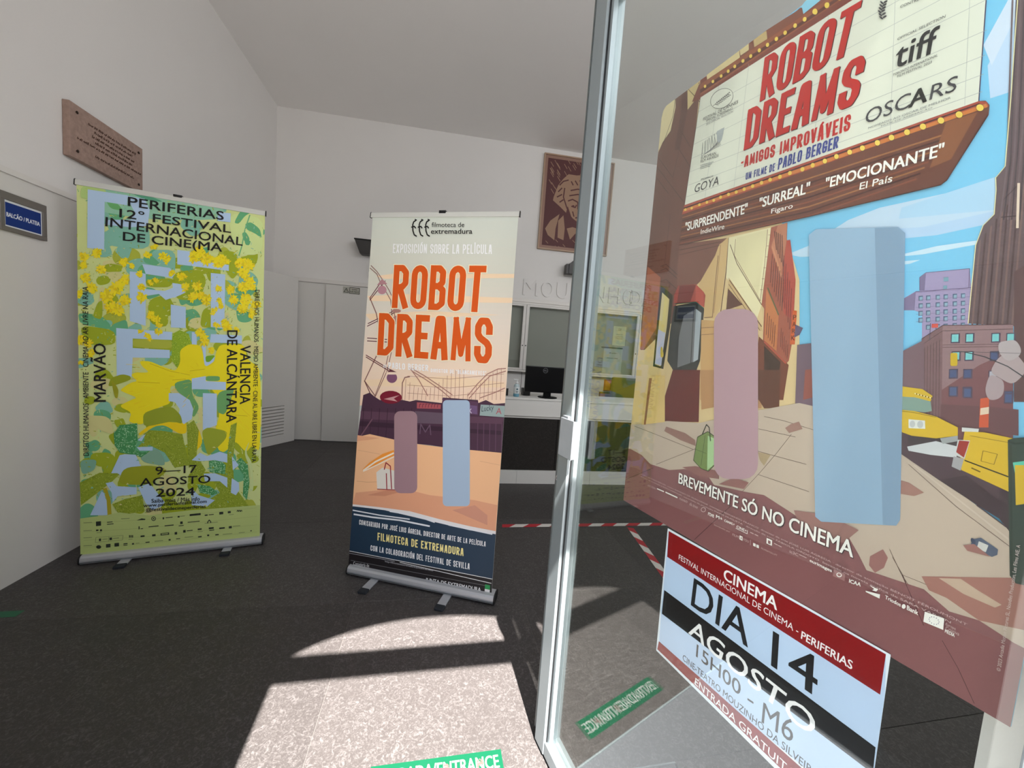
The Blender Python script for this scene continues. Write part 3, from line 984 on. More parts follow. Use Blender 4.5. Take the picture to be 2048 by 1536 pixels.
bm = bmesh.new(); add_obox(bm, (0, 3.9, 0), X, Y, (0.93, 1.01), (0.03, 0.13), (ZT, ZT + .075), 0.006); from_bm('box_body', bm, black_m, tm)
# sanitiser bottle
sb = empty('sanitiser_bottle', (0.83, 3.80, ZT)); tag(sb, 'clear hand sanitiser pump bottle standing on the desk beside the monitor', 'bottle')
cb = (0.83, 3.80, ZT)
lathe('bottle_body', [(0.026, 0), (0.029, 0.006), (0.029, 0.105), (0.024, 0.122), (0.012, 0.13)], cb, mat('bottle_plastic', (190, 206, 210), 0.2), sb)
lathe('gel', [(0.0292, 0.002), (0.0296, 0.004), (0.0296, 0.03), (0.0292, 0.031)], cb, mat('blue_gel', (98, 150, 170), 0.3), sb)
lathe('label', [(0.0293, 0.035), (0.0297, 0.036), (0.0297, 0.098), (0.0293, 0.099)], cb, mat('bottle_label', (214, 220, 222), 0.5), sb)
lathe('pump_collar', [(0.014, 0.128), (0.014, 0.146), (0.005, 0.148), (0.005, 0.165)], cb, mat('pump_white', (226, 228, 228), 0.4), sb)
box('pump_nozzle', (0.795, 0.842), (3.792, 3.808), (ZT + .165, ZT + .176), mat('pump_white', (226, 228, 228), 0.4), sb, 0.003)
P_ = Print((0.83, 3.7698, 0), X, Z, -Y, np.identity(3), clip=[(-.02, ZT), (.02, ZT), (.02, ZT + .1), (-.02, ZT + .1)])
P_.ell(0, ZT + .078, .009, .009, (70, 100, 110)); P_.rect(-.012, ZT + .052, .012, ZT + .058, (70, 90, 96)); P_.rect(-.01, ZT + .042, .01, ZT + .046, (70, 90, 96))
P_.emit(sb, pm_plain, ('label_print', 'l'))
# dark phone at the desk end
ph = empty('desk_telephone', (0.66, 3.9, ZT)); tag(ph, 'black desk telephone peeping out beside the right edge of the middle banner', 'telephone')
bm = bmesh.new()
add_prism(bm, [(-.09, 0), (.09, 0), (.09, .03), (-.09, .075)], (0.55, 0.755), ((0, 3.93, ZT), Y, Z, X))
from_bm('phone_body', bm, black_m, ph)
bm = bmesh.new(); add_obox(bm, (0.575, 3.93, ZT), X, Y, (-.025, .025), (-.10, .10), (.062, .09), 0.01); from_bm('handset', bm, black_m, ph)

# chair behind the desk
ch = empty('office_chair', (2.62, 4.75, 0)); tag(ch, 'olive green office chair behind the desk, seen through the glass door', 'chair')
ol = mat('olive_fabric', (92, 92, 44), 0.9, noise=0.1, nscale=80)
bm = bmesh.new(); add_obox(bm, (2.56, 4.84, 0), X, Y, (-.20, .20), (-.03, .03), (0.62, 1.085), 0.028, 3); from_bm('backrest', bm, ol, ch)
bm = bmesh.new(); add_obox(bm, (2.56, 4.62, 0), X, Y, (-.22, .22), (-.22, .22), (0.42, 0.48), 0.02, 3); from_bm('seat', bm, ol, ch)
lathe('column', [(0.03, 0.06), (0.03, 0.42)], (2.56, 4.62, 0), black_m, ch, 16)
for k in range(5):
    a = math.radians(90 + 72 * k); v = Vector((math.cos(a), math.sin(a), 0)); w = Vector((-v.y, v.x, 0))
    obox('foot_arm', (2.56, 4.62, 0), v, w, (0.02, 0.27), (-.02, .02), (.05, .075), black_m, ch, 0.005)
    lathe('caster', [(0.02, -.012), (0.024, 0), (0.02, .012)], tuple(Vector((2.56, 4.62, .026)) + v * .25), black_m, ch, 12, w)
obox('back_support', (2.56, 4.84, 0), X, Y, (-.03, .03), (-.05, -.03), (.40, .75), black_m, ch)
obox('back_support', (2.56, 4.84, 0), X, Y, (-.03, .03), (-.2, -.03), (.395, .418), black_m, ch)
# orange leaflets on the wall
for nm, x0, x1, z0, z1, col, lab in (('orange_leaflet', 2.39, 2.56, 0.86, 1.03, (196, 92, 34), 'orange leaflet fixed to the wall under the cabinet, left of the olive chair'), ('brown_leaflet', 2.33, 2.50, 0.74, 0.85, (120, 66, 30), 'brown leaflet strip on the wall below the orange leaflet')):
    t = empty(nm, tuple(bw(x0) + Z * z0)); tag(t, lab, 'leaflet')
    obox('sheet', P0b, bx, bn, (x0, x1), (0.001, 0.004), (z0, z1), mat(nm, col, 0.7), t)
    P_ = bpr(0.0043, [(x0, z0), (x1, z0), (x1, z1), (x0, z1)])
    P_.rect(x0 + .02, z0 + .02, x0 + .09, z1 - .02, (226, 140, 60)); P_.rect(x0 + .1, z0 + .03, x1 - .02, z1 - .05, (90, 46, 24)); P_.emit(t, pm_plain, ('leaflet_print', 'l'))
obox('wall_joint', P0b, bx, bn, (1.192, 1.198), (0.0005, 0.0015), (0.0, 1.06), gap_m, bpy.data.objects['wall_back'])

# ================================================================== barrier tape on the floor
tape_mats = (mat('tape_red', (176, 36, 48), 0.45), mat('tape_white', (214, 210, 204), 0.45))
def tape(p, q, label, w=0.05, seg=0.105):
    p = Vector(p); q = Vector(q); d = (q - p); L = d.length; d.normalize(); n = Vector((-d.y, d.x, 0))
    t = empty('barrier_tape', tuple(p)); tag(t, label, 'tape', 'red and white barrier tape on the floor')
    for c in (0, 1):
        bm = bmesh.new()
        k = 0; s = -0.05
        while s < L:
            if k % 2 == c:
                pts = [(s, -w / 2), (s + seg, -w / 2), (s + seg + 0.06, w / 2), (s + 0.06, w / 2)]
                pts = [(min(max(x, 0), L), y) for x, y in pts]
                if max(x for x, y in pts) - min(x for x, y in pts) > 0.01:
                    vs = [bm.verts.new(p + d * x + n * y + Z * 0.0012) for x, y in pts]
                    bmesh.ops.recalc_face_normals(bm, faces=[bm.faces.new(vs)])
            s += seg; k += 1
        for f in bm.faces:
            if f.normal.z < 0: f.normal_flip()
        from_bm(('red_stripes', 'white_stripes')[c], bm, tape_mats[c], t)
tape((0.571, 2.79, 0), (3.2, 2.745, 0), 'red and white tape strip running straight across the floor before the desk')
tape((1.60, 2.72, 0), (1.36, 1.35, 0), 'red and white tape strip running from the cross strip towards the glass door')

# floor strip ENTRADA/ENTRANCE
green = (3, 70, 46)
es = empty('entrance_floor_strip', (0.08, 1.115, 0)); tag(es, 'green entrance floor sticker with worn white letters, inside the open door', 'floor sticker')
box('sticker_film', (-0.123, 0.289), (1.082, 1.154), (0.0003, 0.001), mat('green_film', green, 0.4), es)
P_ = Print((0, 0, 0.00105), X, Y, Z, np.identity(3), clip=[(-.123, 1.082), (.289, 1.082), (.289, 1.154), (-.123, 1.154)])
P_.text('ENTRADA/ENTRANCE', (-.108, 1.098), (.276, 1.098), (-.108, 1.138), (120, 124, 121), 0.03)
for xx_, r_ in ((.112, .011), (.215, .012)):
    rr = random.Random(int(xx_ * 1000)); P_.next()
    for k in range(16):
        a = rr.uniform(0, 6.28); q = rr.uniform(0, r_)
        c = (xx_ + q * math.cos(a), 1.118 + 1.4 * q * math.sin(a)); e = rr.uniform(.002, .005)
        P_.poly([(c[0] + e * math.cos(t + k), c[1] + e * math.sin(t + k)) for t in (0, 1.3, 2.6, 3.9, 5.2)], (84, 70, 66))
P_.emit(es, pm_plain, ('worn_patches', 'sticker_lettering'))
es2 = empty('edge_floor_strip', (-1.86, 2.02, 0)); tag(es2, 'dark green floor sticker at the foot of the left wall', 'floor sticker')
box('sticker_film', (-1.982, -1.745), (1.998, 2.04), (0.0003, 0.001), mat('green_film_dull', (20, 98, 66), 0.5), es2)

# ================================================================== open glass door
GP = Vector((0.4377, 1.1451, 0)); gd = Vector((0.1942, -0.981, 0)).normalized(); gn = Vector((0.981, 0.1942, 0)).normalized()
dr = empty('glass_door', tuple(GP)); tag(dr, 'open aluminium framed glass door carrying the big film poster', 'door')
def dbox(name, rs, rn, rz, m, parent=dr, bevel=0.0):
    return obox(name, GP, gd, gn, rs, rn, rz, m, parent, bevel)
bm = bmesh.new()
add_obox(bm, GP, gd, gn, (-0.074, -0.036), (-0.002, 0.036), (0.012, 2.41), 0.002, 1)
add_obox(bm, GP, gd, gn, (-0.068, -0.060), (-0.006, 0.0), (0.012, 2.41), 0.001, 1)
add_obox(bm, GP, gd, gn, (-0.050, -0.046), (-0.005, 0.0), (0.012, 2.41), 0.001, 1)
from_bm('edge_profile', bm, alud_m, dr)
bm = bmesh.new()
add_prism(bm, [(-0.036, -0.012), (-0.026, -0.024), (0.030, -0.024), (0.034, -0.020), (0.034, 0.034), (-0.036, 0.034)], (0.012, 2.41), (GP, gd, gn, Z))
from_bm('closing_stile', bm, alu_m, dr)
dbox('glazing_bead', (0.039, 0.050), (-0.014, 0.0), (0.05, 2.34), alu_m)
dbox('gasket', (0.0342, 0.0385), (-0.017, 0.0), (0.05, 2.34), black_m)
dbox('hinge_stile', (0.915, 0.985), (-0.022, 0.034), (0.012, 2.41), alu_m, bevel=0.002)
dbox('bottom_rail', (0.034, 0.915), (-0.022, 0.034), (0.012, 0.058), alu_m, bevel=0.002)
dbox('top_rail', (0.034, 0.915), (-0.022, 0.034), (2.34, 2.41), alu_m, bevel=0.002)
dbox('glass_pane', (0.034, 0.916), (0.0, 0.006), (0.056, 2.342), glass_m)
# pull plate standing off the stile
hd = dbox('pull_plate', (-0.010, 0.066), (-0.037, -0.0335), (1.010, 1.129), steel_m, bevel=0.0012)
dbox('plate_return', (0.060, 0.066), (-0.0335, -0.024), (1.012, 1.127), steel_m, hd, 0.001)
dbox('plate_spacer', (-0.004, 0.026), (-0.0335, -0.024), (1.100, 1.136), steel_m, hd)
lk = lathe('lock_cylinder', [(0.010, 0), (0.010, 0.004), (0.006, 0.005)], tuple(GP + gd * -0.054 + gn * -0.002 + Z * 0.915), alub_m, dr, 16, -gn)
lathe('keyhole', [(0.003, 0.0), (0.003, 0.0006)], tuple(GP + gd * -0.054 + gn * -0.0071 + Z * 0.915), black2_m, lk, 10, -gn)

# ================================================================== roll-up banners
def banner(name, a, b, label, H, base, u, w, cor, paint, rough, feet, gain, topbar, fdist, step=1.4e-5):
    a = Vector(a); b = Vector(b); uu = Vector(u); n = Vector((-uu.y, uu.x, 0))   # n points away from the reader
    L = (b - a).length
    r = empty(name, tuple(a + (b - a) / 2)); tag(r, label, 'banner', 'roll-up banners in the foyer')
    P_ = Print(base, u, w, -n, H, corners=cor, gain=gain, step=step)
    c = P_.clip
    pm = print_mat(name + '_print', rough)
    # sheet
    W = Vector(w)
    pts = [P_.P + uu * p[0] + W * p[1] for p in c]
    me = bpy.data.meshes.new('banner_sheet')
    fs = [(0, 1, 2, 3), (7, 6, 5, 4)] + [(i, i + 4, (i + 1) % 4 + 4, (i + 1) % 4) for i in range(4)]
    me.from_pydata([tuple(p - n * 0.0) for p in pts] + [tuple(p + n * 0.0012) for p in pts], [], fs)
    bm = bmesh.new(); bm.from_mesh(me); bmesh.ops.recalc_face_normals(bm, faces=bm.faces[:]); bm.to_mesh(me); bm.free()
    sh = link('banner_sheet', me, mat('banner_back', (196, 198, 192), 0.7), r)
    paint(P_)
    P_.emit(sh, pm)
    # cassette
    prof = [(-0.035, 0.012), (-0.042, 0.022), (-0.044, 0.040), (-0.040, 0.058), (-0.030, 0.070), (-0.012, 0.074), (0.0, 0.074), (0.045, 0.07), (0.052, 0.05), (0.05, 0.012)]
    prof = [(x * 0.8, 0.008 + (z - 0.012) * 0.74) for x, z in prof]
    bm = bmesh.new()
    add_prism(bm, prof, (0.0, L), (a + n * 0.037, n, Z, uu))
    cs = from_bm('cassette', bm, alub_m, r)
    big = [(x * 1.08, 0.03 + (z - 0.03) * 1.10) for x, z in prof]
    for e0, e1 in ((-0.006, 0.0), (L, L + 0.006)):
        bm = bmesh.new(); add_prism(bm, big, (e0, e1), (a + n * 0.037, n, Z, uu)); from_bm('end_cap', bm, black_m, r)
    bm = bmesh.new(); add_obox(bm, a + n * 0.037, uu, n, (0.0, L), (-0.0365, -0.033), (0.018, 0.021), 0.0, 1)
    from_bm('cassette_groove', bm, alud_m, cs)
    for s in feet:
        f = obox('foot', a + n * 0.037, uu, n, (s - 0.022, s + 0.022), (-fdist, 0.12), (0.003, 0.0115), alub_m, r, 0.0015)
        obox('rubber_tip', a + n * 0.037, uu, n, (s - 0.024, s + 0.024), (-fdist - 0.025, -fdist + 0.012), (0.0, 0.014), rubber_m, f, 0.004)
    # top rail and pole
    tl, tr = topbar
    TL = P_.P + uu * tl[0] + W * tl[1]; TR = P_.P + uu * tr[0] + W * tr[1]
    q = (TR - TL).normalized()
    bm = bmesh.new()
    add_prism(bm, [(-0.006, -0.012), (-0.004, 0.012), (0.0, 0.017), (0.006, 0.012), (0.006, -0.012)], (0.0, (TR - TL).length), (TL, n, W, q))
    tp = from_bm('top_rail', bm, rail_m, r)
    for s0, s1 in ((-0.004, 0.0), ((TR - TL).length, (TR - TL).length + 0.004)):
        bm = bmesh.new(); add_prism(bm, [(-0.008, -0.014), (-0.005, 0.014), (0.0, 0.019), (0.008, 0.014), (0.008, -0.014)], (s0, s1), (TL, n, W, q)); from_bm('rail_cap', bm, black_m, tp)
    mid = (TL + TR) / 2
    obox('pole_hook', (mid.x, mid.y, mid.z), uu, n, (-.02, .02), (-.004, .02), (0.006, 0.024), black_m, tp, 0.002)
    pb = a + uu * (L / 2) + n * 0.06
    bm = bmesh.new()
    top = mid + n * 0.015
    ax = (top - Vector((pb.x, pb.y, .03)))
    lathe('support_pole', [(0.009, 0), (0.009, ax.length)], (pb.x, pb.y, .03), alub_m, r, 12, ax)
    return r


def S(k, ox, oy, pts):
    return [(ox + x / k, oy + y / k) for x, y in pts]


def blob(P_, rr, x, y, rx, ry, col, jag=0.35, n=14, layer=True):
    if layer: P_.next()
    pts = []
    a0 = rr.uniform(0, 6.28)
    n = 9
    for k in range(n):
        t = a0 + 2 * math.pi * k / n; q = 1 + rr.uniform(-jag, jag)
        pts.append((x + rx * q * math.cos(t), y + ry * q * math.sin(t)))
    for _ in range(2):      # round the corners off
        pts = [q for i in range(len(pts)) for q in ((pts[i][0] * .75 + pts[(i + 1) % len(pts)][0] * .25, pts[i][1] * .75 + pts[(i + 1) % len(pts)][1] * .25), (pts[i][0] * .25 + pts[(i + 1) % len(pts)][0] * .75, pts[i][1] * .25 + pts[(i + 1) % len(pts)][1] * .75))]
    P_.poly_uv([P_.m(*p) for p in pts], col)


def speckle(P_, rr, poly, base, dots, n, s=1.5):
    P_.poly(poly, base)
    xs = [p[0] for p in poly]; ys = [p[1] for p in poly]
    def inside(x, y):
        c = False
        for i in range(len(poly)):
            (x0, y0), (x1, y1) = poly[i], poly[i - 1]
            if (y0 > y) != (y1 > y) and x < (x1 - x0) * (y - y0) / (y1 - y0) + x0: c = not c
        return c
    P_.next()
    for k in range(n):
        x = rr.uniform(min(xs), max(xs)); y = rr.uniform(min(ys), max(ys))
        if inside(x, y):
            a = rr.uniform(0, 3.14); e = s * rr.uniform(.7, 1.5)
            q = [(x + e * math.cos(a), y + e * math.sin(a)), (x - .5 * math.sin(a), y + .5 * math.cos(a)), (x - e * math.cos(a), y - e * math.sin(a)), (x + .5 * math.sin(a), y - .5 * math.cos(a))]
            P_.poly_uv([P_.m(*p) for p in q], rr.choice(dots))


def bloom(P_, rr, x, y, r, cols):
    """a dab of paint made of short radiating strokes"""
    P_.next(0.5)
    for k in range(int(16 + r)):
        a = rr.uniform(0, 6.283); q0 = rr.uniform(0, .5) * r; q1 = q0 + rr.uniform(.3, .6) * r; w = rr.uniform(.09, .2) * r + .5
        c, s_ = math.cos(a), math.sin(a)
        pts = [(x + q0 * c - w * s_, y + q0 * s_ + w * c), (x + q1 * c - w * .6 * s_, y + q1 * s_ + w * .6 * c), (x + (q1 + w) * c, y + (q1 + w) * s_), (x + q1 * c + w * .6 * s_, y + q1 * s_ - w * .6 * c), (x + q0 * c + w * s_, y + q0 * s_ - w * c)]
        P_.micro(); P_.poly_uv([P_.m(*p) for p in pts], rr.choice(cols))
    P_.mz = 0.0


PALE = (196, 206, 138); OLIVE = (150, 164, 34); OLIVE2 = (164, 172, 60); TEAL = (96, 164, 120); TEAL2 = (124, 178, 158); BLUE = (170, 194, 220); YEL = (240, 210, 26); YEL2 = (226, 196, 20); CREAM = (200, 196, 134)
def paint_festival(P_):
    rr = random.Random(11)
    P_.poly([(150, 360), (535, 420), (525, 1080), (155, 1115)], PALE)
    # painted undergrowth
    for k in range(260):
        x = rr.uniform(155, 530); y = rr.uniform(370, 1030)
        top = y < 500
        col = rr.choice([TEAL2, TEAL2, PALE, TEAL, PALE] if top else [OLIVE, OLIVE, OLIVE2, TEAL, TEAL2, CREAM, PALE] if y < 700 else [OLIVE, OLIVE, OLIVE2, OLIVE, TEAL2, CREAM, TEAL, PALE])
        blob(P_, rr, x, y, rr.uniform(10, 27), rr.uniform(8, 22), col, 0.3)
    P_.soft([(192, 372), (445, 408), (450, 440), (300, 440), (180, 420)], (138, 186, 158))
    P_.soft([(165, 370), (205, 373), (215, 385), (180, 400), (160, 395)], (170, 196, 120))
    P_.soft([(455, 425), (528, 436), (524, 510), (470, 510)], (196, 212, 142))
    for l in (S(5.484, 340, 480, [(815, 0), (890, 10), (870, 60), (830, 55)]), [(468, 446), (482, 420), (505, 424), (490, 432), (478, 448)], [(490, 448), (502, 444), (520, 458), (524, 476), (508, 466), (494, 460)], [(484, 466), (492, 464), (500, 478), (496, 490), (487, 480)]):
        P_.soft(l, (92, 160, 112))
    P_.line([(500, 430), (490, 460), (484, 492), (478, 512)], 2, (104, 166, 116))
    P_.soft([(210, 398), (222, 396), (236, 408), (248, 422), (222, 418)], (100, 164, 100))
    P_.soft([(262, 386), (300, 392), (330, 405), (290, 400)], (84, 150, 120))
    for l in ([(213, 455), (300, 452), (300, 500), (213, 492)], [(300, 500), (352, 500), (350, 560), (312, 545)], [(420, 560), (470, 590), (500, 590), (480, 625), (450, 610)]):
        P_.soft(l, TEAL2)
    for l in ([(157, 624), (205, 632), (222, 650), (222, 660), (160, 648)], [(286, 515), (300, 508), (322, 528), (312, 532), (290, 526)], [(355, 590), (375, 580), (376, 606), (362, 612)], [(460, 585), (492, 590), (480, 612), (462, 604)]):
        P_.soft(l, TEAL)
    for l in ([(345, 545), (400, 538), (414, 560), (400, 600), (350, 600)], [(405, 620), (425, 610), (430, 655), (400, 655)], [(445, 500), (475, 505), (478, 545), (465, 560), (450, 540)], [(290, 560), (345, 556), (342, 575), (296, 574)], [(295, 605), (335, 600), (338, 655), (300, 648)], [(160, 650), (230, 660), (232, 690), (170, 690)], [(196, 605), (206, 600), (205, 640), (185, 634)]):
        P_.soft(l, OLIVE)
    # dry-brush texture over the foliage
    for k in range(1300):
        x = rr.uniform(155, 530); y = rr.uniform(375, 1025); a = rr.uniform(-.6, .6) + (1.5 if k % 3 == 0 else 0); l = rr.uniform(2, 7); w = rr.uniform(.5, 1.6)
        if k % 100 == 0: P_.next()
        c, s_ = math.cos(a), math.sin(a)
        P_.micro(); P_.poly_uv([P_.m(*p) for p in ((x, y), (x + l * c, y + l * s_), (x + l * c - w * s_, y + l * s_ + w * c), (x - w * s_, y + w * c))], rr.choice([OLIVE, OLIVE2, TEAL, TEAL2, PALE, CREAM, (128, 146, 40)]))
    P_.mz = 0.0
    # big pale blue letters showing through the leaves
    B = lambda pts: P_.poly(pts, BLUE)
    B([(176, 379), (256, 391), (255, 411), (210, 404), (209, 500), (175, 496)])
    B([(255, 392), (290, 398), (300, 420), (296, 452), (262, 455), (213, 450), (213, 440), (262, 440), (270, 425), (262, 410)])
    B([(355, 500), (382, 503), (382, 532), (355, 529)]); B([(382, 520), (458, 530), (458, 542), (382, 532)])
    B([(436, 424), (462, 427), (461, 445), (436, 442)])
    B([(260, 543), (280, 545), (292, 548), (292, 608), (260, 603)]); B([(260, 603), (292, 608), (292, 652), (260, 642)])
    B([(285, 528), (340, 536), (350, 548), (345, 556), (292, 548)]); B([(292, 578), (330, 582), (370, 566), (362, 590), (332, 600), (318, 588), (292, 592)])
    B([(342, 609), (372, 614), (372, 656), (342, 655)]); B([(422, 546), (451, 549), (449, 658), (422, 654)])
    B([(345, 566), (372, 570), (372, 585), (348, 596)])
    B([(233, 656), (345, 664), (345, 680), (266, 677), (266, 696), (340, 700), (340, 716), (266, 715), (264, 752), (256, 760), (234, 752)])
    B([(384, 664), (394, 665), (394, 690), (384, 690)]); B([(422, 668), (484, 671), (484, 687), (420, 685)]); B([(404, 688), (412, 690), (412, 714), (430, 714), (426, 730), (410, 734)])
    P_.soft([(266, 677), (345, 680), (345, 698), (266, 695)], OLIVE2)
    speckle(P_, rr, [(345, 668), (360, 660), (378, 668), (384, 690), (372, 702), (358, 740), (343, 720)], (140, 168, 40), [(96, 140, 30), (176, 196, 80)], 260)
    # large flowers
    P_.soft([(279, 722), (300, 722), (330, 735), (352, 742), (361, 725), (360, 700), (378, 688), (400, 690), (406, 705), (410, 735), (430, 722), (432, 705), (440, 690), (462, 688), (490, 690), (495, 720), (522, 735), (521, 905), (505, 890), (492, 905), (470, 880), (450, 905), (436, 900), (430, 860), (440, 830), (430, 780), (384, 760), (365, 775), (340, 770), (343, 806), (318, 815), (290, 830), (287, 850), (257, 844), (264, 825), (238, 812), (262, 800), (275, 795), (250, 785), (240, 780), (262, 765), (276, 762), (262, 750), (270, 745), (300, 745), (285, 733)], YEL)
    P_.soft([(278, 866), (300, 850), (330, 843), (352, 845), (373, 842), (374, 866), (360, 868), (330, 850), (310, 852), (280, 872)], YEL2)
    P_.soft([(392, 852), (400, 862), (406, 885), (395, 900), (386, 908), (388, 880)], YEL2)
    for l in ([(300, 727), (340, 742), (380, 750)], [(276, 764), (320, 766)], [(380, 742), (410, 738)], [(345, 760), (372, 758)], [(455, 780), (480, 786)], [(470, 830), (495, 832)]):
        P_.line(l, 1, (196, 170, 20))
    P_.soft([(349, 765), (384, 757), (384, 788), (400, 815), (386, 838), (378, 800), (352, 780)], (104, 158, 96)); P_.soft([(434, 785), (470, 775), (462, 800), (450, 830), (434, 824)], (104, 158, 96))
    P_.soft([(412, 752), (440, 752), (440, 762), (412, 762)], (104, 158, 96))
    P_.soft([(411, 712), (432, 710), (420, 724), (412, 724)], (110, 160, 40))
    B([(384, 757), (412, 752), (412, 762), (452, 764), (452, 780), (384, 778)])
    B([(406, 786), (434, 787), (434, 850), (406, 860)])
    B([(338, 786), (358, 786), (380, 800), (387, 818), (384, 838), (368, 848), (356, 836), (360, 818), (350, 804), (338, 802)])
    P_.soft([(287, 850), (287, 826), (318, 815), (345, 813), (362, 830), (366, 848), (345, 842), (300, 852)], (140, 152, 40))
    P_.soft([(404, 862), (416, 854), (455, 862), (452, 878), (430, 900), (416, 912), (408, 885)], (146, 158, 44))
    P_.soft([(216, 775), (262, 760), (262, 752), (245, 748), (222, 756)], (140, 150, 30)); P_.soft([(222, 756), (238, 778), (236, 797), (230, 795)], (150, 150, 30))
    for c, n in (([(288, 868), (300, 860), (330, 862), (365, 868), (372, 900), (380, 930), (350, 935), (330, 905), (300, 890), (275, 895), (290, 880)], 500), ([(374, 850), (388, 840), (398, 860), (392, 930), (378, 935)], 220), ([(420, 950), (440, 930), (500, 1015), (415, 1024), (416, 1000), (440, 985)], 380), ([(160, 965), (200, 945), (240, 948), (222, 965), (196, 985), (163, 1010)], 320), ([(225, 1008), (250, 998), (285, 990), (290, 1022), (240, 1030)], 300), ([(462, 850), (474, 845), (466, 925), (470, 990), (454, 990), (455, 905)], 260), ([(385, 925), (400, 920), (412, 940), (400, 955), (380, 960)], 160)):
        speckle(P_, rr, c, (136, 152, 42), [(102, 122, 24), (176, 186, 84)], n)
    for c, n in (([(228, 868), (240, 850), (262, 848), (275, 846), (276, 880), (270, 900), (285, 905), (300, 902), (284, 915), (272, 910), (240, 905), (230, 890)], 420), ([(418, 922), (440, 918), (452, 930), (450, 948), (420, 944)], 220), ([(482, 915), (496, 930), (499, 965), (494, 1000), (486, 990), (488, 950), (470, 925)], 260), ([(395, 968), (420, 972), (438, 985), (425, 990), (400, 985)], 140)):
        speckle(P_, rr, c, (66, 136, 80), [(176, 214, 176), (120, 180, 130)], n, 1.8)
    # lower letters
    B([(223, 946), (240, 910), (250, 908), (272, 909), (283, 932), (260, 938), (249, 940), (244, 952), (236, 946)])
    B([(212, 966), (226, 963), (234, 972), (274, 974), (274, 988), (236, 992), (226, 1004), (224, 985)])
    B([(181, 1030), (204, 982), (214, 990), (217, 1030)]); B([(277, 974), (300, 966), (330, 1004), (324, 1012), (305, 1020), (292, 1006)])
    P_.line([(210, 976), (218, 1000), (220, 1032)], 6, (166, 154, 34))
    B([(384, 920), (400, 905), (415, 912), (440, 903), (455, 908), (455, 925), (430, 920), (400, 922)]); B([(464, 912), (478, 930), (466, 940)])
    B([(408, 947), (430, 946), (455, 955), (455, 975), (440, 962), (410, 962)]); B([(464, 956), (478, 965), (479, 980), (472, 990), (462, 985)])
    B([(382, 975), (398, 990), (430, 1000), (415, 1012), (384, 1010)]); B([(285, 872), (292, 868), (284, 882), (276, 880)]); B([(274, 894), (306, 893), (306, 901), (280, 901)])
    P_.soft([(165, 830), (220, 832), (230, 870), (200, 860), (190, 850)], CREAM); P_.soft([(500, 880), (492, 905), (505, 925), (508, 980), (498, 985), (502, 940), (488, 905)], (190, 204, 140))
    P_.soft([(280, 915), (315, 895), (330, 918), (330, 932), (290, 925)], (126, 164, 140)); P_.soft([(160, 920), (195, 918), (190, 940), (165, 950)], (118, 164, 140)); P_.soft([(248, 935), (300, 930), (340, 938), (300, 970), (235, 968)], (146, 152, 34))
    for k in range(150):
        x = rr.uniform(262, 520); y = rr.uniform(700, 880); a = math.atan2(y - 760, x - 410) + rr.uniform(-.2, .2); l = rr.uniform(6, 22)
        inside = (x > 450 and y > 740) or (240 < x < 400 and 730 < y < 815)
        if inside:
            if k % 30 == 0: P_.next()
            c, s_ = math.cos(a), math.sin(a); w = rr.uniform(.3, .9)
            P_.micro(); P_.poly_uv([P_.m(*p) for p in ((x, y), (x + l * c, y + l * s_), (x + l * c - w * s_, y + l * s_ + w * c), (x - w * s_, y + w * c))], rr.choice([(216, 186, 24), (248, 222, 50), (228, 198, 30)]))
    P_.mz = 0.0
    # yellow blooms
    for (x, y, r) in ((197, 505, 14), (168, 512, 14), (165, 530, 12), (205, 540, 15), (172, 555, 16), (185, 575, 17), (158, 590, 12), (215, 590, 22), (235, 578, 22), (250, 560, 14), (225, 612, 18), (248, 602, 18), (240, 620, 14), (262, 530, 10), (250, 522, 12), (296, 510, 10), (308, 494, 8), (325, 514, 12), (333, 520, 10), (345, 548, 10), (364, 552, 12), (388, 515, 18), (400, 506, 18), (415, 520, 20), (435, 524, 18), (446, 515, 14), (455, 522, 9), (480, 525, 16), (498, 530, 18), (490, 545, 14), (498, 560, 18), (486, 572, 16), (505, 575, 12), (492, 600, 18), (485, 615, 14), (510, 610, 12), (505, 625, 12), (462, 580, 12), (465, 600, 14), (440, 580, 10), (372, 572, 12), (392, 572, 14), (400, 592, 16), (385, 595, 15), (412, 600, 14), (285, 575, 10), (284, 595, 14), (278, 548, 8), (440, 602, 8), (444, 610, 8), (428, 622, 8), (448, 645, 10), (435, 650, 8), (400, 668, 14), (410, 680, 14), (425, 700, 10), (452, 655, 12), (473, 658, 8), (300, 630, 12), (312, 638, 12), (318, 650, 10), (316, 664, 9), (296, 674, 8), (282, 665, 6), (163, 680, 13), (178, 690, 12), (182, 708, 12), (162, 725, 6), (312, 560, 7), (302, 566, 7)):
        for q in range(3):
            bloom(P_, rr, x + rr.uniform(-4, 4), y + rr.uniform(-4, 4), r * rr.uniform(.5, .8), [YEL, YEL, YEL, YEL2, (236, 206, 50), (206, 186, 30)])
    P_.next()
    for k in range(260):
        x = rr.uniform(157, 260) if k % 2 else rr.uniform(380, 520); y = rr.uniform(500, 640); a = rr.uniform(0, 3.1)
        q = [(x, y), (x + 4 * math.cos(a), y + 4 * math.sin(a)), (x + 3 * math.cos(a) + .7, y + 3 * math.sin(a) + .7)]
        P_.poly_uv([P_.m(*p) for p in q], rr.choice([OLIVE, (120, 140, 30), YEL]))
    for k in range(60):
        x = rr.uniform(157, 520); y = rr.uniform(860, 1010); a = rr.uniform(0, 3.1)
        P_.poly_uv([P_.m(*p) for p in [(x, y), (x + 5 * math.cos(a), y + 5 * math.sin(a)), (x + 3, y + 3)]], rr.choice([OLIVE, CREAM, TEAL2]))
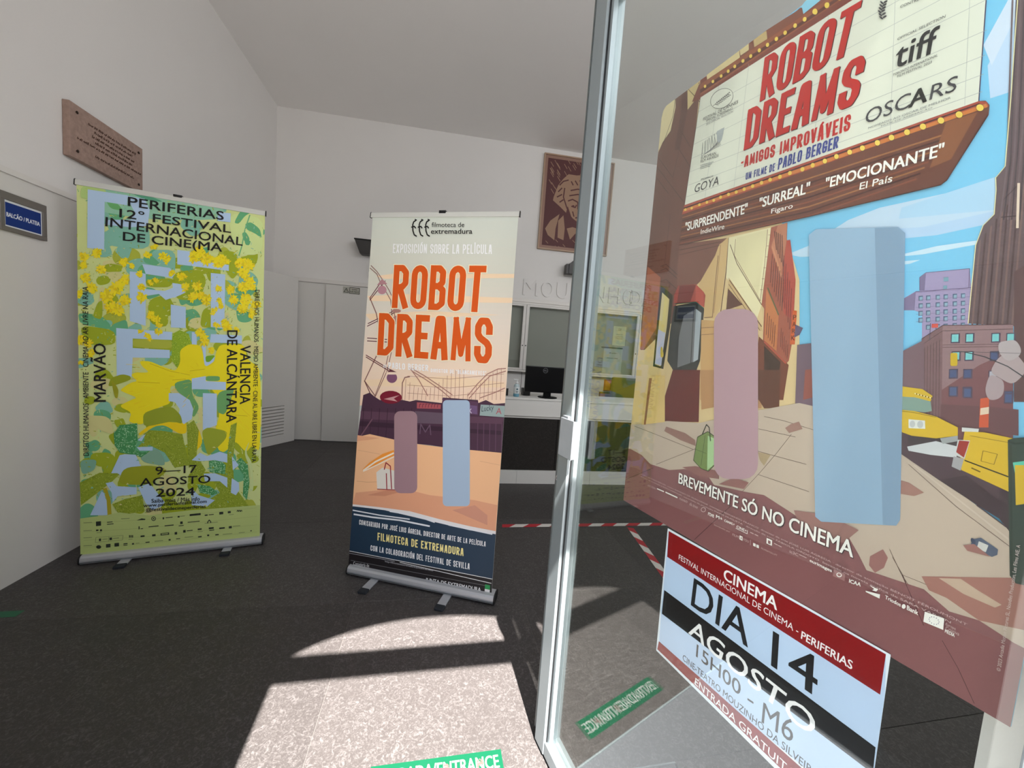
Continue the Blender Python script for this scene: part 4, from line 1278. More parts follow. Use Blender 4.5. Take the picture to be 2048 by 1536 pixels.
    # sponsor field
    P_.poly([(150, 1038), (185, 1033), (212, 1030), (240, 1024), (262, 1027), (300, 1030), (345, 1024), (380, 1020), (450, 1015), (525, 1009), (525, 1080), (150, 1112)], (176, 190, 118))
    INK = (44, 50, 40); GREY = (118, 128, 84)
    for y0 in (1046, 1063, 1080, 1094):
        P_.line([(168, y0), (300, y0 - 8), (514, y0 - 31)], 0.5, (150, 164, 100))
    for x, y in ((168, 1045), (168, 1061), (168, 1075), (168, 1091), (243, 1037)):
        P_.line([(x, y), (x + 17, y - 1)], 1.1, GREY)
    def lg(x, y, w, h, c=INK):
        P_.poly([(x, y - h / 2), (x + w, y - h / 2 - w * .1), (x + w, y + h / 2 - w * .1), (x, y + h / 2)], c)
    for q in ((193, 1047, 10, 9), (215, 1044, 11, 1.6), (215, 1048, 13, 1.6), (193, 1060, 5, 3), (201, 1060, 4, 4), (194, 1065, 10, 1), (326, 1036, 3, 4), (332, 1035, 14, 1.5), (356, 1033, 4, 3), (361, 1032, 9, 1.3), (410, 1030, 6, 2.5), (418, 1029, 10, 1.5), (439, 1026, 8, 5), (456, 1024, 6, 4), (458, 1029, 10, 1), (278, 1055, 2.2, 6), (282, 1057, 5, 1.4), (298, 1053, 20, 1.8), (330, 1051, 18, 2), (361, 1045, 5, 5), (358, 1051, 10, 1.5), (376, 1044, 24, 1.5), (410, 1046, 26, 1), (220, 1077, 5, 5), (227, 1076, 12, 1.2), (199, 1079, 4, 5), (206, 1078, 10, 1.2), (259, 1072, 2, 5), (262, 1072, 2, 5), (265, 1072, 2, 5), (258, 1078, 8, 1), (282, 1072, 8, 3), (305, 1070, 7, 4), (350, 1066, 5, 5), (367, 1062, 5, 5), (374, 1061, 12, 1.6), (396, 1058, 8, 3), (396, 1063, 10, 1), (418, 1056, 10, 3.5), (419, 1060, 10, 1.5), (439, 1056, 11, 3), (458, 1054, 6, 4.5), (466, 1052, 15, 1.2), (213, 1091, 9, 7), (230, 1089, 9, 7), (248, 1087, 8, 2), (248, 1090, 8, 1.4), (265, 1087, 4, 3), (272, 1086, 8, 1), (292, 1084, 8, 2), (310, 1082, 17, 1.2), (338, 1079, 4, 3), (353, 1077, 8, 1.6), (370, 1074, 17, 1.2), (397, 1073, 7, 2.4), (415, 1070, 4, 3), (431, 1069, 7, 2.2), (446, 1068, 19, 1), (478, 1065, 12, 1), (501, 1061, 3, 2)):
        lg(*q, c=INK if q[3] > 1.3 else GREY)
    lg(380, 1029.5, 22, 4); P_.ell(308, 1036.5, 4.5, 4.5, INK); P_.ell(308, 1036.5, 3, 3, (176, 190, 118)); P_.ell(308, 1036.5, 1.3, 1.6, INK)
    P_.poly([(274, 1040), (284, 1036), (292, 1037), (291, 1039)], INK); P_.ell(198.5, 1093, 5, 3.6, INK)
    lg(322, 1068, 17, 4.5); lg(324, 1067.6, 13, 1.6, (176, 190, 118))
    P_.poly([(415, 1043), (419, 1038), (423, 1042), (423, 1045), (421, 1045), (421, 1042), (419, 1041), (417, 1043), (417, 1046), (415, 1046)], INK)
    for x in (474.5, 478, 481.5): P_.line([(x, 1023), (x + .6, 1020), (x + 2, 1019.6), (x + 3, 1022.4)], 1.0, INK)
    P_.line([(193, 1074), (192, 1084), (246, 1079), (247, 1070), (193, 1074)], 0.6, GREY); P_.line([(219, 1072.5), (218, 1082)], 0.6, GREY)
    # lettering
    K = (28, 26, 26)
    P_.next(2)
    T = P_.text
    T('PERIFERIAS', (257, 412.5), (447.5, 441), (257.5, 394), K, .022)
    T('12° FESTIVAL', (240, 435), (462, 466.5), (240.6, 417), K, .022)
    T('INTERNACIONAL', (212, 453), (485.4, 492), (212.9, 434.5), K, .022)
    T('DE CINE(MA', (247, 487), (444, 509), (247.5, 464), K, .022)
    T('DIREITOS HUMANOS · AMBIENTE · CINEMA AO AR LIVRE NA RAIA', (179, 911), (177.5, 574), (168, 911), K, .012)
    T('MARVÃO', (213, 803), (212.5, 688), (183, 803), K, .022)
    T('DERECHOS HUMANOS · MEDIO AMBIENTE · CINE AL AIRE LIBRE EN LA RAYA', (510.5, 580), (504, 924), (519.5, 580), K, .012)
    T('VALENCIA', (481, 691), (480, 808), (502, 691), K, .022)
    T('DE ALCÁNTARA', (455, 661), (453, 845), (481, 661), K, .022)
    T('9—17', (312, 949), (394, 944.5), (312, 933), K, .015)
    T('AGOSTO', (280.5, 972), (421, 965), (281, 956), K, .015)
    T('2024', (313, 993), (390, 989.5), (313, 977), K, .03)
    T('Saiba mais / Más info', (304, 1005), (400, 1000.5), (304, 997), K, .02)
    T('www.periferiasfestival.com', (288, 1016), (414, 1007), (288, 1007), K, .02)
    T('@festivaldecineperiferias', (293, 1024.5), (412, 1017), (293, 1015.5), K, .02)


def grad(P_, stops, x0, x1, n=3):
    """horizontal bands: stops = [(yl, yr, colour)...]"""
    for (a, b) in zip(stops, stops[1:]):
        for k in range(n):
            t0 = k / n; t1 = (k + 1) / n
            col = tuple(a[2][i] + (b[2][i] - a[2][i]) * (k + .5) / n for i in range(3))
            l0 = a[0] + (b[0] - a[0]) * t0; l1 = a[0] + (b[0] - a[0]) * t1
            r0 = a[1] + (b[1] - a[1]) * t0; r1 = a[1] + (b[1] - a[1]) * t1
            P_.poly([(x0, l0), (x1, r0), (x1, r1), (x0, l1)], col)


def paint_exhibition(P_):
    rr = random.Random(5)
    X0, X1 = 690, 1045
    grad(P_, [(425, 425, (206, 212, 202)), (560, 565, (212, 210, 196)), (640, 650, (226, 214, 200)), (720, 730, (236, 214, 192)), (810, 820, (240, 208, 182))], X0, X1, 8)
    for pts in ([(752, 552), (800, 546), (1030, 548), (1030, 556), (770, 558)], [(735, 592), (820, 588), (1025, 596), (1025, 606), (740, 602)], [(730, 628), (860, 622), (1000, 630), (740, 640)], [(725, 760), (900, 752), (1010, 765), (1010, 775), (730, 772)]):
        P_.poly(pts, (240, 212, 178))
    C4 = lambda pts: S(3.84, 560, 400, pts)
    C5 = lambda pts: S(2.844, 660, 700, pts)
    BR = (138, 100, 92); DK = (96, 44, 56)
    # fairground wheel
    for off in (0, 5):
        P_.line([(742 - off * .4, 531 + off), (754, 543 + off), (765.7 - off, 560 + off), (778 - off, 580 + off), (786.6 - off, 598 + off * .5), (790 - off, 640), (786 - off, 690), (775 - off, 740), (751 - off * .3, 793)], 1.6, BR)
    P_.line(C4([(690, 750), (740, 870), (760, 970), (770, 1080), (740, 1200), (650, 1390), (735, 1510)]), 2.2, BR)
    for l in (C4([(690, 755), (790, 610)]), C4([(690, 770), (810, 620)]), C4([(675, 950), (900, 840)]), C4([(670, 970), (890, 860)]), C4([(670, 1060), (880, 1075)]), C4([(670, 1082), (880, 1094)]), C4([(660, 1190), (850, 1305)]), C4([(660, 1205), (850, 1320)]), C4([(650, 1390), (700, 1500)])):
        P_.line(l, 1.7, DK)
    P_.poly(C4([(745, 655), (785, 605), (825, 645)]), (178, 130, 136)); P_.ell(764.4, 580, 9, 8.6, (186, 136, 146))
    P_.poly(C4([(820, 1325), (850, 1300), (905, 1325)]), DK); P_.ell(784, 755.5, 10.5, 10.5, (128, 84, 112)); P_.rect(773, 744, 795, 749, (236, 212, 190))
    P_.ell(793, 622, 9, 4, (176, 128, 118)); P_.ell(794, 640, 9, 9, (176, 128, 118))
    # coaster
    for k in range(24):
        x = 812 + k * 8.3
        y0 = 758 + 20 * math.sin(k * .35) if x < 930 else 790 - (x - 930) * .8
        P_.line([(x, max(736, min(y0, 785))), (x - 2, 800)], 0.9, (176, 134, 116))
    for y in (752, 770, 786):
        P_.line([(815, y), (900, y + 6), (1008, y - 4)], 0.8, (176, 134, 116))
    for l in ([(822, 736), (850, 752), (880, 772), (905, 790)], [(824, 742), (850, 758), (882, 780), (903, 798)], [(820, 736), (838, 760), (856, 792)], [(935, 792), (955, 768), (975, 748), (996, 738), (1012, 737)], [(938, 797), (960, 772), (980, 752), (1012, 742)], [(960, 796), (990, 785), (1010, 776)]):
        P_.line(l, 1.8, (168, 122, 110))
    P_.line([(804, 800), (805, 766), (810, 755), (820, 753)], 2.2, (148, 108, 98))
    # buildings
    P_.poly([(727, 790), (740, 785), (748, 792), (760, 800), (806, 800), (820, 803), (832, 800), (884, 806), (886, 795), (956, 800), (957, 806), (972, 800), (988, 808), (1012, 806), (1006, 912), (860, 890), (715, 876)], (74, 48, 66))
    P_.poly([(722, 822), (1008, 836), (1004, 848), (721, 838)], (92, 62, 80)); P_.poly([(720, 842), (1006, 862), (1004, 870), (719, 852)], (60, 38, 54))
    P_.ell(782, 794.5, 22, 13, (122, 28, 48), 2); P_.poly([(768, 798), (800, 790), (788, 797), (795, 803)], (198, 150, 150))
    P_.poly(C5([(495, 297), (632, 310), (630, 335), (495, 332)]), (168, 84, 90))
    for x in range(839, 878, 6): P_.line([(x, 815), (x + 1, 808), (x + 4, 808.5)], 1.2, (96, 44, 60))
    P_.poly(C5([(640, 275), (842, 295), (842, 370), (640, 350)]), (90, 60, 84)); P_.poly(C5([(785, 312), (838, 318), (838, 365), (785, 358)]), (110, 84, 120))
    P_.text('K', (938, 826), (944, 826.5), (938, 817), (206, 190, 210), 0.03)
    P_.poly(C5([(858, 310), (1000, 318), (990, 382), (852, 372)]), (150, 168, 166))
    P_.text('Lucky', (963, 827), (987, 824), (964, 812), (60, 70, 80), 0.0); P_.text('A', (992, 828), (1003, 828), (993, 816), (176, 84, 92), 0.0)
    P_.poly([(830, 822), (886, 826), (886, 848), (832, 846)], (100, 82, 96)); P_.line([(840, 868), (842, 848), (851, 864), (860, 850), (862, 870)], 2.2, (104, 82, 100))
    for x in range(728, 830, 16): P_.line([(x, 816), (x - 4, 874)], 1.3, (58, 34, 50))
    for x in range(956, 1006, 12): P_.line([(x, 846), (x - 1, 902)], 1.6, (96, 66, 88))
    P_.line([(745, 838), (722, 872)], 2.5, (116, 82, 96))
    # sand, water
    P_.poly([(714, 874), (740, 868), (820, 886), (900, 896), (1010, 906), (1000, 1075), (700, 1015)], (238, 186, 142))
    P_.poly([(714, 870), (760, 876), (735, 880), (714, 882)], (226, 164, 128))
    P_.poly([(712, 985), (760, 980), (800, 975), (860, 990), (950, 1000), (995, 1010), (990, 1070), (705, 1010)], (222, 160, 126))
    P_.poly([(735, 990), (790, 976), (800, 984), (770, 992)], (206, 142, 112)); P_.poly([(905, 1020), (950, 1010), (975, 1030), (975, 1050), (940, 1035)], (206, 146, 122))
    P_.line([(714, 962), (735, 964), (770, 963)], 1, (212, 158, 122)); P_.line([(716, 900), (760, 908)], 1, (220, 168, 130)); P_.line([(960, 922), (1000, 930)], 1, (220, 168, 130))
    P_.poly([(705, 1008), (760, 1014), (820, 1022), (880, 1038), (940, 1052), (992, 1062), (990, 1085), (700, 1035)], (226, 222, 222))
    P_.poly([(705, 1012), (740, 1016), (770, 1020), (830, 1034), (880, 1046), (940, 1060), (992, 1068), (985, 1160), (695, 1100)], (38, 58, 78))
    for l, w in (([(706, 1020), (760, 1030), (820, 1038)], 2.4), ([(708, 1028), (745, 1034), (800, 1040), (860, 1052)], 3.2), ([(780, 1022), (830, 1030), (870, 1044)], 3), ([(860, 1036), (900, 1050), (985, 1068)], 2.4)):
        P_.line(l, w, (222, 224, 228))
    # plain coloured shapes standing on the sand, and the beach things
    P_.poly(C5([(185, 680), (225, 640), (300, 590), (365, 568), (368, 600), (330, 615), (250, 660), (195, 692)]), (238, 150, 60)); P_.line(C5([(190, 685), (260, 635), (365, 585)]), 3.2, (240, 226, 206)); P_.line(C5([(190, 690), (280, 648), (366, 606)]), 2.0, (240, 226, 206))
    P_.poly(C5([(265, 695), (300, 668), (385, 690), (385, 795), (270, 790)]), (222, 216, 206)); P_.line(C5([(310, 680), (320, 640), (345, 660), (352, 790)]), 2.2, (150, 40, 54)); P_.line(C5([(322, 700), (325, 795)]), 2.2, (150, 40, 54)); P_.line(C5([(270, 790), (385, 795)]), 1.6, (150, 40, 54))
    P_.rrect(789, 822, 835, 986, 12, (158, 126, 134))
    P_.rrect(886, 800, 940, 1012, 8, (164, 184, 206))
    # black foot of the banner
    P_.poly([(690, 1102), (700, 1101), (981, 1157), (990, 1159), (985, 1200), (690, 1150)], (34, 30, 32))
    P_.line([(695, 1100.5), (985, 1157.5)], 1.3, (222, 222, 222)); P_.line([(695, 1105), (790, 1122)], 1.0, (160, 160, 165)); P_.line([(800, 1124), (983, 1166)], 1.3, (222, 222, 222))
    P_.line([(702, 1120), (860, 1150), (980, 1172)], .8, (120, 118, 120))
    P_.poly([(970.5, 1168), (980.5, 1170), (980, 1179), (970, 1177)], (44, 150, 84)); P_.poly([(970, 1177), (980, 1179), (979.5, 1186), (969.5, 1184)], (228, 228, 228))
    # lettering
    W_ = (246, 244, 240); ORG = (216, 88, 26)
    P_.next(2)
    T = P_.text
    for x in (824, 837, 850):
        P_.line([(x + 10, 440), (x + 4, 444), (x + 2, 450), (x + 2.5, 462), (x + 5, 470), (x + 10, 473)], 2.6, (26, 24, 24), 'lettering'); P_.line([(x - 1, 455), (x + 5, 453), (x + 8, 457)], 2.4, (26, 24, 24), 'lettering'); P_.line([(x + 6, 439), (x + 10, 441)], 2, (26, 24, 24), 'lettering')
    T('filmoteca de', (864, 454.5), (929, 454.5), (864, 445), (40, 38, 38), 0); T('extremadura', (862.6, 468), (945, 468), (862.6, 458), (24, 22, 22), .02)
    bk = P_.block
    bk('EXPOSICIÓN SOBRE LA PELÍCULA', (786, 506.5), (984, 508.5), (787, 488), (984.5, 489.5), W_, .34, .26)
    bk('ROBOT', (784, 616), (966, 625.5), (789, 530), (974, 531.5), ORG, .37, .14, outline=(250, 230, 196), ow=.05)
    bk('DREAMS', (755, 710), (983, 728), (759, 626), (987, 636), ORG, .37, .14, outline=(250, 230, 196), ow=.05)
    bk('DE', (767.5, 735), (774, 735.5), (767.5, 729), (774, 729.5), W_, .3, .3)
    bk('PABLO BERGER', (777.4, 737), (857, 742.4), (777.4, 724.5), (857, 729.8), W_, .34, .26)
    bk('DIRECTOR DE "BLANCANIEVES"', (862, 744), (973, 751.6), (862, 737), (973, 742), W_, .34, .3)
    bk('COMISARIADA POR JOSÉ LUIS ÁGREDA, DIRECTOR DE ARTE DE LA PELÍCULA', (719, 1048.5), (971.5, 1092.5), (719.5, 1038.5), (972, 1082.5), (236, 236, 236), .34, .32)
    bk('FILMOTECA DE EXTREMADURA', (755.6, 1080), (927.5, 1111.5), (756, 1064.5), (928, 1096), (246, 226, 150), .36, .26)
    bk('CON LA COLABORACIÓN DEL FESTIVAL DE SEVILLA', (741.6, 1100.5), (939.5, 1138.5), (742, 1089.5), (940, 1126), (236, 236, 236), .34, .3)
    T('http://filmotecaextremadura.juntaex.es/web/', (770.8, 1124.5), (867.5, 1143), (770.9, 1120), (190, 190, 194), 0)
    T('Consejería de', (707.5, 1131), (739, 1136), (707.6, 1122.5), (226, 226, 226), 0)
    T('Cultura, Turismo, Jóvenes y Deportes', (706.8, 1139), (793.6, 1153), (706.9, 1131.5), (200, 200, 200), 0)
    T('JUNTA DE EXTREMADURA', (851.6, 1165), (962, 1185.5), (852, 1154.5), (240, 240, 240), .012)


B1H = [[0.0006308345, -3.595921e-06, -0.100471], [-9.409062e-05, -0.0008871537, 1.0], [-0.0001232256, -2.581442e-05, 0.3639625]]
B2H = [[0.001126673, 9.051241e-05, -0.8923388], [0.0002080164, -0.001015358, 1.0], [0.0001050862, 6.011732e-07, 0.2832528]]
banner('festival_banner', (-1.8091, 2.3981, 0), (-0.9919, 2.5763, 0), 'yellow and green festival banner with large black capitals, nearest the left wall', B1H,
       (-1.8165569257754948, 2.432296407091663, 0.05), (0.9770402026189516, 0.21305502215699598, 0.0), (-0.0043694402481737685, 0.020037635077483754, 0.9997896784686363),
       [(153, 364), (530, 427), (519.5, 1074), (162, 1113)], paint_festival, 0.55, (0.19, 0.66), 1.2, ((-0.02, 1.972), (0.81, 1.984)), 0.09, 1e-5)
banner('film_exhibition_banner', (-0.4148, 2.2076, 0), (0.3668, 1.8702, 0), 'tall banner with orange film title over a beach scene, middle of the foyer', B2H,
       (-0.4009285196896003, 2.2397338144949863, 0.05), (0.9181089855710383, -0.39632800886856195, 0.0), (0.026363346992794242, 0.061071701273171304, 0.9977851578566089),
       [(745.5, 434), (1037, 430), (983, 1190), (697, 1138)], paint_exhibition, 0.42, (0.17, 0.60), 1.06, ((-0.046, 1.983), (0.808, 1.988)), 0.13, 2.2e-5)

# ================================================================== film poster on the glass
POH = [[0.00081616388, 7.1285939e-05, -1.0], [0.00085326448, -0.0004136776, -0.31808043], [0.00062175587, 2.3989141e-05, -0.453292]]
SGH = [[0.00081774329, 7.1233725e-05, -1.0], [0.00085579668, -0.00041231008, -0.32079088], [0.00062374431, 2.406586e-05, -0.45474167]]


def sheet(parent, off, pts, m, th=0.0004):
    bm = bmesh.new()
    add_prism(bm, pts, (off, off + th), (GP, gd, Z, gn))
    return from_bm('paper_sheet', bm, m, parent)


po = empty('film_poster', tuple(GP + gd * 0.58 + gn * 0.0126 + Z * 0.96)); tag(po, 'large film poster with a city street and red title taped inside the glass door', 'poster')
pz0, pz1, ps0, ps1 = 0.9612, 1.922, 0.2595, 0.899
cl = [(ps0, pz0), (ps1, pz0), (ps1, pz1), (ps0 + 0.012, pz1), (ps0 + 0.004, pz1 - 0.006), (ps0, pz1 - 0.02)]
psh = sheet(po, 0.0125, cl, mat('poster_back', (214, 212, 206), 0.7))
P_ = Print(GP + gn * 0.01245, gd, Z, -gn, POH, clip=cl, gain=0.86, step=8e-6)


def A(pts): return S(3.657, 1240, 0, pts)
def Bq(pts): return S(3.657, 1628, 0, pts)
def Cq(pts): return S(3.657, 1240, 380, pts)
def Dq(pts): return S(3.657, 1628, 380, pts)
def Eq(pts): return S(3.657, 1240, 740, pts)
def Fq(pts): return S(3.657, 1628, 740, pts)
def Hq(pts): return S(3.657, 1628, 1116, pts)


def paint_poster(P_):
    rr = random.Random(8)
    p = P_.poly; ln = P_.line
    SKY = (126, 198, 234)
    p([(1240, -400), (2100, -700), (2100, 1500), (1240, 1010)], SKY)
    # clouds
    for l, c in ((Dq([(0, 480), (0, 380), (250, 220), (480, 130), (800, 60), (1350, -60), (1330, 150), (1100, 220), (800, 280), (560, 340), (350, 300), (120, 400)]), (196, 216, 236)),
                 (Dq([(500, 370), (520, 290), (800, 270), (1340, 150), (1310, 240), (900, 330)]), (182, 208, 236)),
                 (Dq([(540, 495), (900, 410), (1260, 360), (1180, 400), (800, 470)]), (206, 226, 240)), (Dq([(540, 560), (550, 530), (780, 510), (700, 540)]), (206, 226, 240)),
                 (Cq([(1230, 470), (1400, 400), (1536, 330), (1536, 480), (1320, 490)]), (190, 214, 234)), (Bq([(1270, 480), (1536, 20), (1536, 640), (1290, 720)]), (192, 214, 240)), (Bq([(1240, 330), (1420, 0), (1536, 0), (1300, 480)]), (210, 222, 240)), (Bq([(640, 1520), (1340, 1290), (1320, 1536), (620, 1600)]), (176, 210, 236))):
        p(l, c)
    # buildings, right
    LAV = (166, 152, 188); MAU = (150, 120, 124); DKB = (104, 84, 88)
    p(Dq([(645, 800), (745, 740), (775, 740), (775, 640), (820, 605), (1140, 575), (1150, 715), (1130, 1060), (790, 1100), (790, 900), (700, 870), (645, 875)]), LAV)
    p(Dq([(645, 800), (745, 745), (735, 880), (645, 880)]), (132, 118, 152)); p(Dq([(775, 640), (820, 608), (808, 735), (775, 735)]), (132, 118, 152))
    for j, y in enumerate((775, 830, 885, 935, 990)):
        ln(Dq([(748, y - 25), (1145, y - 50)]), .5, (132, 118, 152))
        for x in (765, 820, 890, 948, 1015, 1075):
            if j == 4 and x < 800: continue
            q = y - (x - 765) * .06
            p(Dq([(x, q), (x + 32, q - 2), (x + 32, q + 34), (x, q + 36)]), (96, 112, 140)); p(Dq([(x + 8, q + 8), (x + 30, q + 6), (x + 30, q + 30), (x + 8, q + 32)]), (140, 172, 190))
    p(Dq([(950, 640), (985, 638), (985, 668), (950, 670)]), (120, 160, 176)); p(Dq([(948, 700), (976, 698), (976, 724), (948, 726)]), (120, 160, 176))
    ln(Dq([(745, 745), (1150, 715)]), 1, (110, 96, 130)); ln(Dq([(775, 735), (775, 640), (820, 605), (1140, 575), (1135, 715)]), .8, (110, 96, 130))
    # dark tower
    p([(1937, 647), (1952, 491), (1967, 451), (1989, 429), (1993, 380), (1992, 356), (2011, 333), (2022, 202), (2036, 0), (2040, -200), (2120, -260), (2120, 700), (2027, 652)], DKB)
    for k in range(9):
        x = 1945 + k * 10
        ln([(x, 650), (x + 16 + k, 480 - k * 14)], 2.4, (84, 64, 66) if k % 2 else (126, 100, 96))
    for k in range(6):
        x = 2000 + k * 8
        ln([(x, 440), (x + 14, 340 - k * 20), (x + 26, 0)], 2.2, (82, 68, 74) if k % 2 else (116, 98, 102))
    ln(Dq([(1370, 200), (1490, 190)]), 1.4, (60, 44, 50)); ln(Dq([(1390, 70), (1490, -30)]), 1.0, (60, 44, 50)); p(Dq([(1490, -50), (1510, -50), (1500, 280), (1480, 280)]), (228, 206, 186))
    ln([(1937, 647), (1952, 491), (1967, 451), (1989, 429), (1993, 380), (1992, 356), (2011, 333), (2022, 202), (2036, 0)], 1.2, (236, 226, 170))
    p(Dq([(1465, 600), (1560, 540), (1700, 540), (1700, 1550), (1465, 1550)]), (98, 72, 74))
    # mauve block
    p([(1844, 678), (1886, 651), (2027, 649), (2027, 880), (1844, 880)], MAU)
    p([(1844, 678), (1886, 651), (1884, 872), (1842, 850)], (128, 98, 102)); p([(1884, 780), (1960, 730), (2027, 700), (2027, 900), (1884, 900)], (126, 84, 88))
    for k in range(6): ln([(1850 + k * 6, 695 - k * 3), (1848 + k * 6, 850)], 1.1, (104, 78, 82))
    ln([(1844, 690), (1886, 662), (2027, 658)], 1.0, (96, 70, 74)); ln([(1886, 690), (2027, 688)], .9, (96, 70, 74)); ln([(1886, 695), (2027, 693)], .9, (96, 70, 74)); ln([(1844, 678), (1886, 651), (2027, 649)], 1.2, (92, 66, 70))
    for x, y, c in ((1004, 1050, 1), (1110, 1048, 1), (1300, 1046, 1), (1410, 1046, 1), (1010, 1180, 1), (1105, 1180, 1), (990, 1310, 0), (1095, 1310, 0), (1280, 1320, 2), (1395, 1320, 2), (990, 1440, 0), (1090, 1440, 0), (1395, 1470, 0), (1290, 1180, 0)):
        p(Dq([(x, y), (x + 68, y - 2), (x + 66, y + 70), (x - 2, y + 72)]), (88, 76, 96)); p(Dq([(x + 8, y + 8), (x + 56, y + 6), (x + 54, y + 60), (x + 6, y + 62)]), ((78, 90, 128), (124, 202, 204), (176, 176, 186))[c])
    for x, y in ((990, 120), (1095, 130), (1395, 170)):
        p(Fq([(x, y), (x + 68, y), (x + 66, y + 76), (x - 2, y + 76)]), (88, 76, 96)); p(Fq([(x + 8, y + 8), (x + 56, y + 8), (x + 54, y + 66), (x + 6, y + 66)]), (84, 98, 136))
    p(Fq([(930, 250), (1300, 270), (1500, 290), (1500, 480), (930, 420)]), (110, 76, 80))
    p(Fq([(1220, 210), (1285, 200), (1280, 420), (1210, 420)]), (206, 92, 62)); p(Fq([(1222, 280), (1284, 270), (1282, 320), (1218, 330)]), (226, 204, 180))
    # steam
    blob(P_, rr, 2018, 735, 36, 30, (176, 158, 160), .2); blob(P_, rr, 1992, 775, 22, 26, (172, 154, 158), .2); blob(P_, rr, 2020, 700, 24, 22, (182, 170, 172), .15)
    # street lamp arm and signal
    ln(Dq([(1020, 1185), (1100, 1184), (1250, 1220), (1420, 1290), (1540, 1370)]), 1.6, (70, 70, 78)); ln(Dq([(1060, 1182), (1536, 1196)]), .7, (80, 80, 88)); P_.rrect(1902, 706, 1916, 732, 3, (206, 174, 46))
    ln(Dq([(855, 975), (850, 1100)]), .8, (80, 80, 100)); p(Dq([(865, 980), (912, 978), (912, 1008), (865, 1008)]), (214, 90, 80))
    # left side of the street
    BE = (222, 196, 148); BE2 = (232, 222, 182); BRN = (114, 74, 64); BRK = (164, 92, 74)
    p([(1240, 150), (1400, 150), (1560, 430), (1600, 560), (1600, 870), (1240, 870)], BE)
    p([(1322, 245), (1331, 200), (1366, 182), (1400, 165), (1400, 190), (1374, 411), (1350, 640), (1290, 700), (1282, 700), (1285, 560), (1316, 305)], BRN)
    p([(1322, 240), (1331, 203), (1352, 192), (1352, 215), (1342, 262), (1326, 285), (1317, 306)], (226, 210, 166)); ln([(1352, 195), (1347, 232), (1327, 288)], 1.2, (40, 26, 24))
    p([(1376, 172), (1394, 164), (1402, 170), (1388, 205), (1376, 220)], (206, 184, 132)); p([(1365, 184), (1376, 178), (1376, 222), (1360, 300), (1350, 300), (1362, 230)], (96, 58, 52))
    for l in (A([(490, 640), (600, 760)]), A([(450, 960), (520, 1080)]), A([(430, 1080), (520, 1230)]), A([(280, 1150), (390, 1300)]), A([(280, 1230), (470, 1480)]), A([(270, 1300), (360, 1420)])): ln(l, .9, (70, 40, 38))
    for l in (A([(440, 1080), (385, 1320)]), Cq([(370, 180), (330, 540)])): ln(l, 1.2, (84, 50, 46))
    p(Cq([(205, 560), (300, 640), (290, 760), (270, 1010), (220, 1090), (175, 1170), (150, 1165), (175, 900)]), (170, 100, 76)); p(Cq([(300, 640), (420, 700), (440, 750), (300, 690)]), BRN)
    for y in (550, 580, 660): ln(Cq([(300, y + 10), (340, y - 6), (430, y + 76)]), 1, (60, 34, 34))
    # framed notice on the pillar
    p(Cq([(305, 700), (390, 770), (370, 1000), (320, 1310), (245, 1290), (270, 1010)]), (54, 48, 36)); p(Cq([(312, 750), (365, 800), (345, 1010), (300, 1290), (258, 1275), (285, 1010)]), (214, 196, 140))
    p(Cq([(283, 1020), (335, 1045), (305, 1285), (260, 1270)]), (190, 192, 220)); blob(P_, rr, 1325, 705, 3, 12, (206, 176, 70), .3)
    # theatre entrance wall
    p(Cq([(440, 400), (800, 350), (730, 400), (700, 480), (600, 660), (560, 700), (420, 700), (430, 470)]), (128, 84, 72)); ln(Cq([(440, 440), (740, 380)]), 1.4, (84, 50, 44)); ln(Cq([(440, 475), (735, 405)]), 1.0, (84, 50, 44))
    p(Cq([(735, 400), (790, 350), (800, 350), (740, 860), (690, 940), (620, 940), (580, 690), (700, 480)]), (214, 180, 128)); ln(Cq([(800, 350), (780, 600), (740, 900)]), 1.8, (104, 66, 54)); ln(Cq([(722, 480), (700, 700), (680, 930), (620, 935)]), 1.4, (120, 78, 60)); ln(Cq([(740, 400), (690, 900)]), 1.0, (150, 104, 76))
    p(Cq([(800, 350), (1110, 275), (1100, 420), (1040, 840), (1000, 960), (780, 640)]), BE2); p(Cq([(860, 350), (1085, 290), (1010, 790), (840, 480)]), (224, 214, 172)); ln(Cq([(850, 360), (840, 480), (1030, 810), (1060, 560), (1085, 290)]), .9, (126, 84, 70)); ln(Cq([(810, 400), (860, 540), (1040, 840)]), 1.2, (96, 60, 52))
    p(Cq([(800, 640), (1040, 990), (1050, 1040), (780, 800)]), (208, 178, 130)); ln(Cq([(805, 660), (1040, 1000)]), 1.6, (108, 70, 56)); ln(Cq([(800, 690), (1030, 1030)]), 1.0, (108, 70, 56)); p(Cq([(795, 720), (900, 840), (780, 880)]), (98, 62, 56))
    for k in range(7): ln(Cq([(1090 - k * 12, 330 + k * 80), (1108 - k * 12, 330 + k * 80)]), .8, (140, 100, 80))
    # ticket booth
    p(Cq([(430, 700), (560, 690), (615, 745), (630, 770), (620, 860), (560, 820), (440, 830), (395, 850), (400, 770)]), (166, 68, 60)); p(Cq([(560, 690), (615, 745), (620, 860), (555, 820)]), (190, 84, 72)); p(Cq([(440, 700), (560, 695), (520, 815), (420, 835)]), (120, 44, 44))
    p(Cq([(400, 850), (560, 820), (620, 870), (590, 1250), (560, 1330), (400, 1330), (350, 1250), (370, 1040)]), (52, 54, 56)); p(Cq([(470, 920), (560, 870), (600, 900), (560, 1250), (420, 1300), (430, 1100)]), (116, 116, 122)); p(Cq([(560, 870), (600, 900), (575, 1240), (540, 1260)]), (170, 178, 186)); ln(Cq([(440, 920), (420, 1320)]), 1.6, (30, 32, 34)); ln(Cq([(545, 860), (520, 1300)]), 1.6, (30, 32, 34))
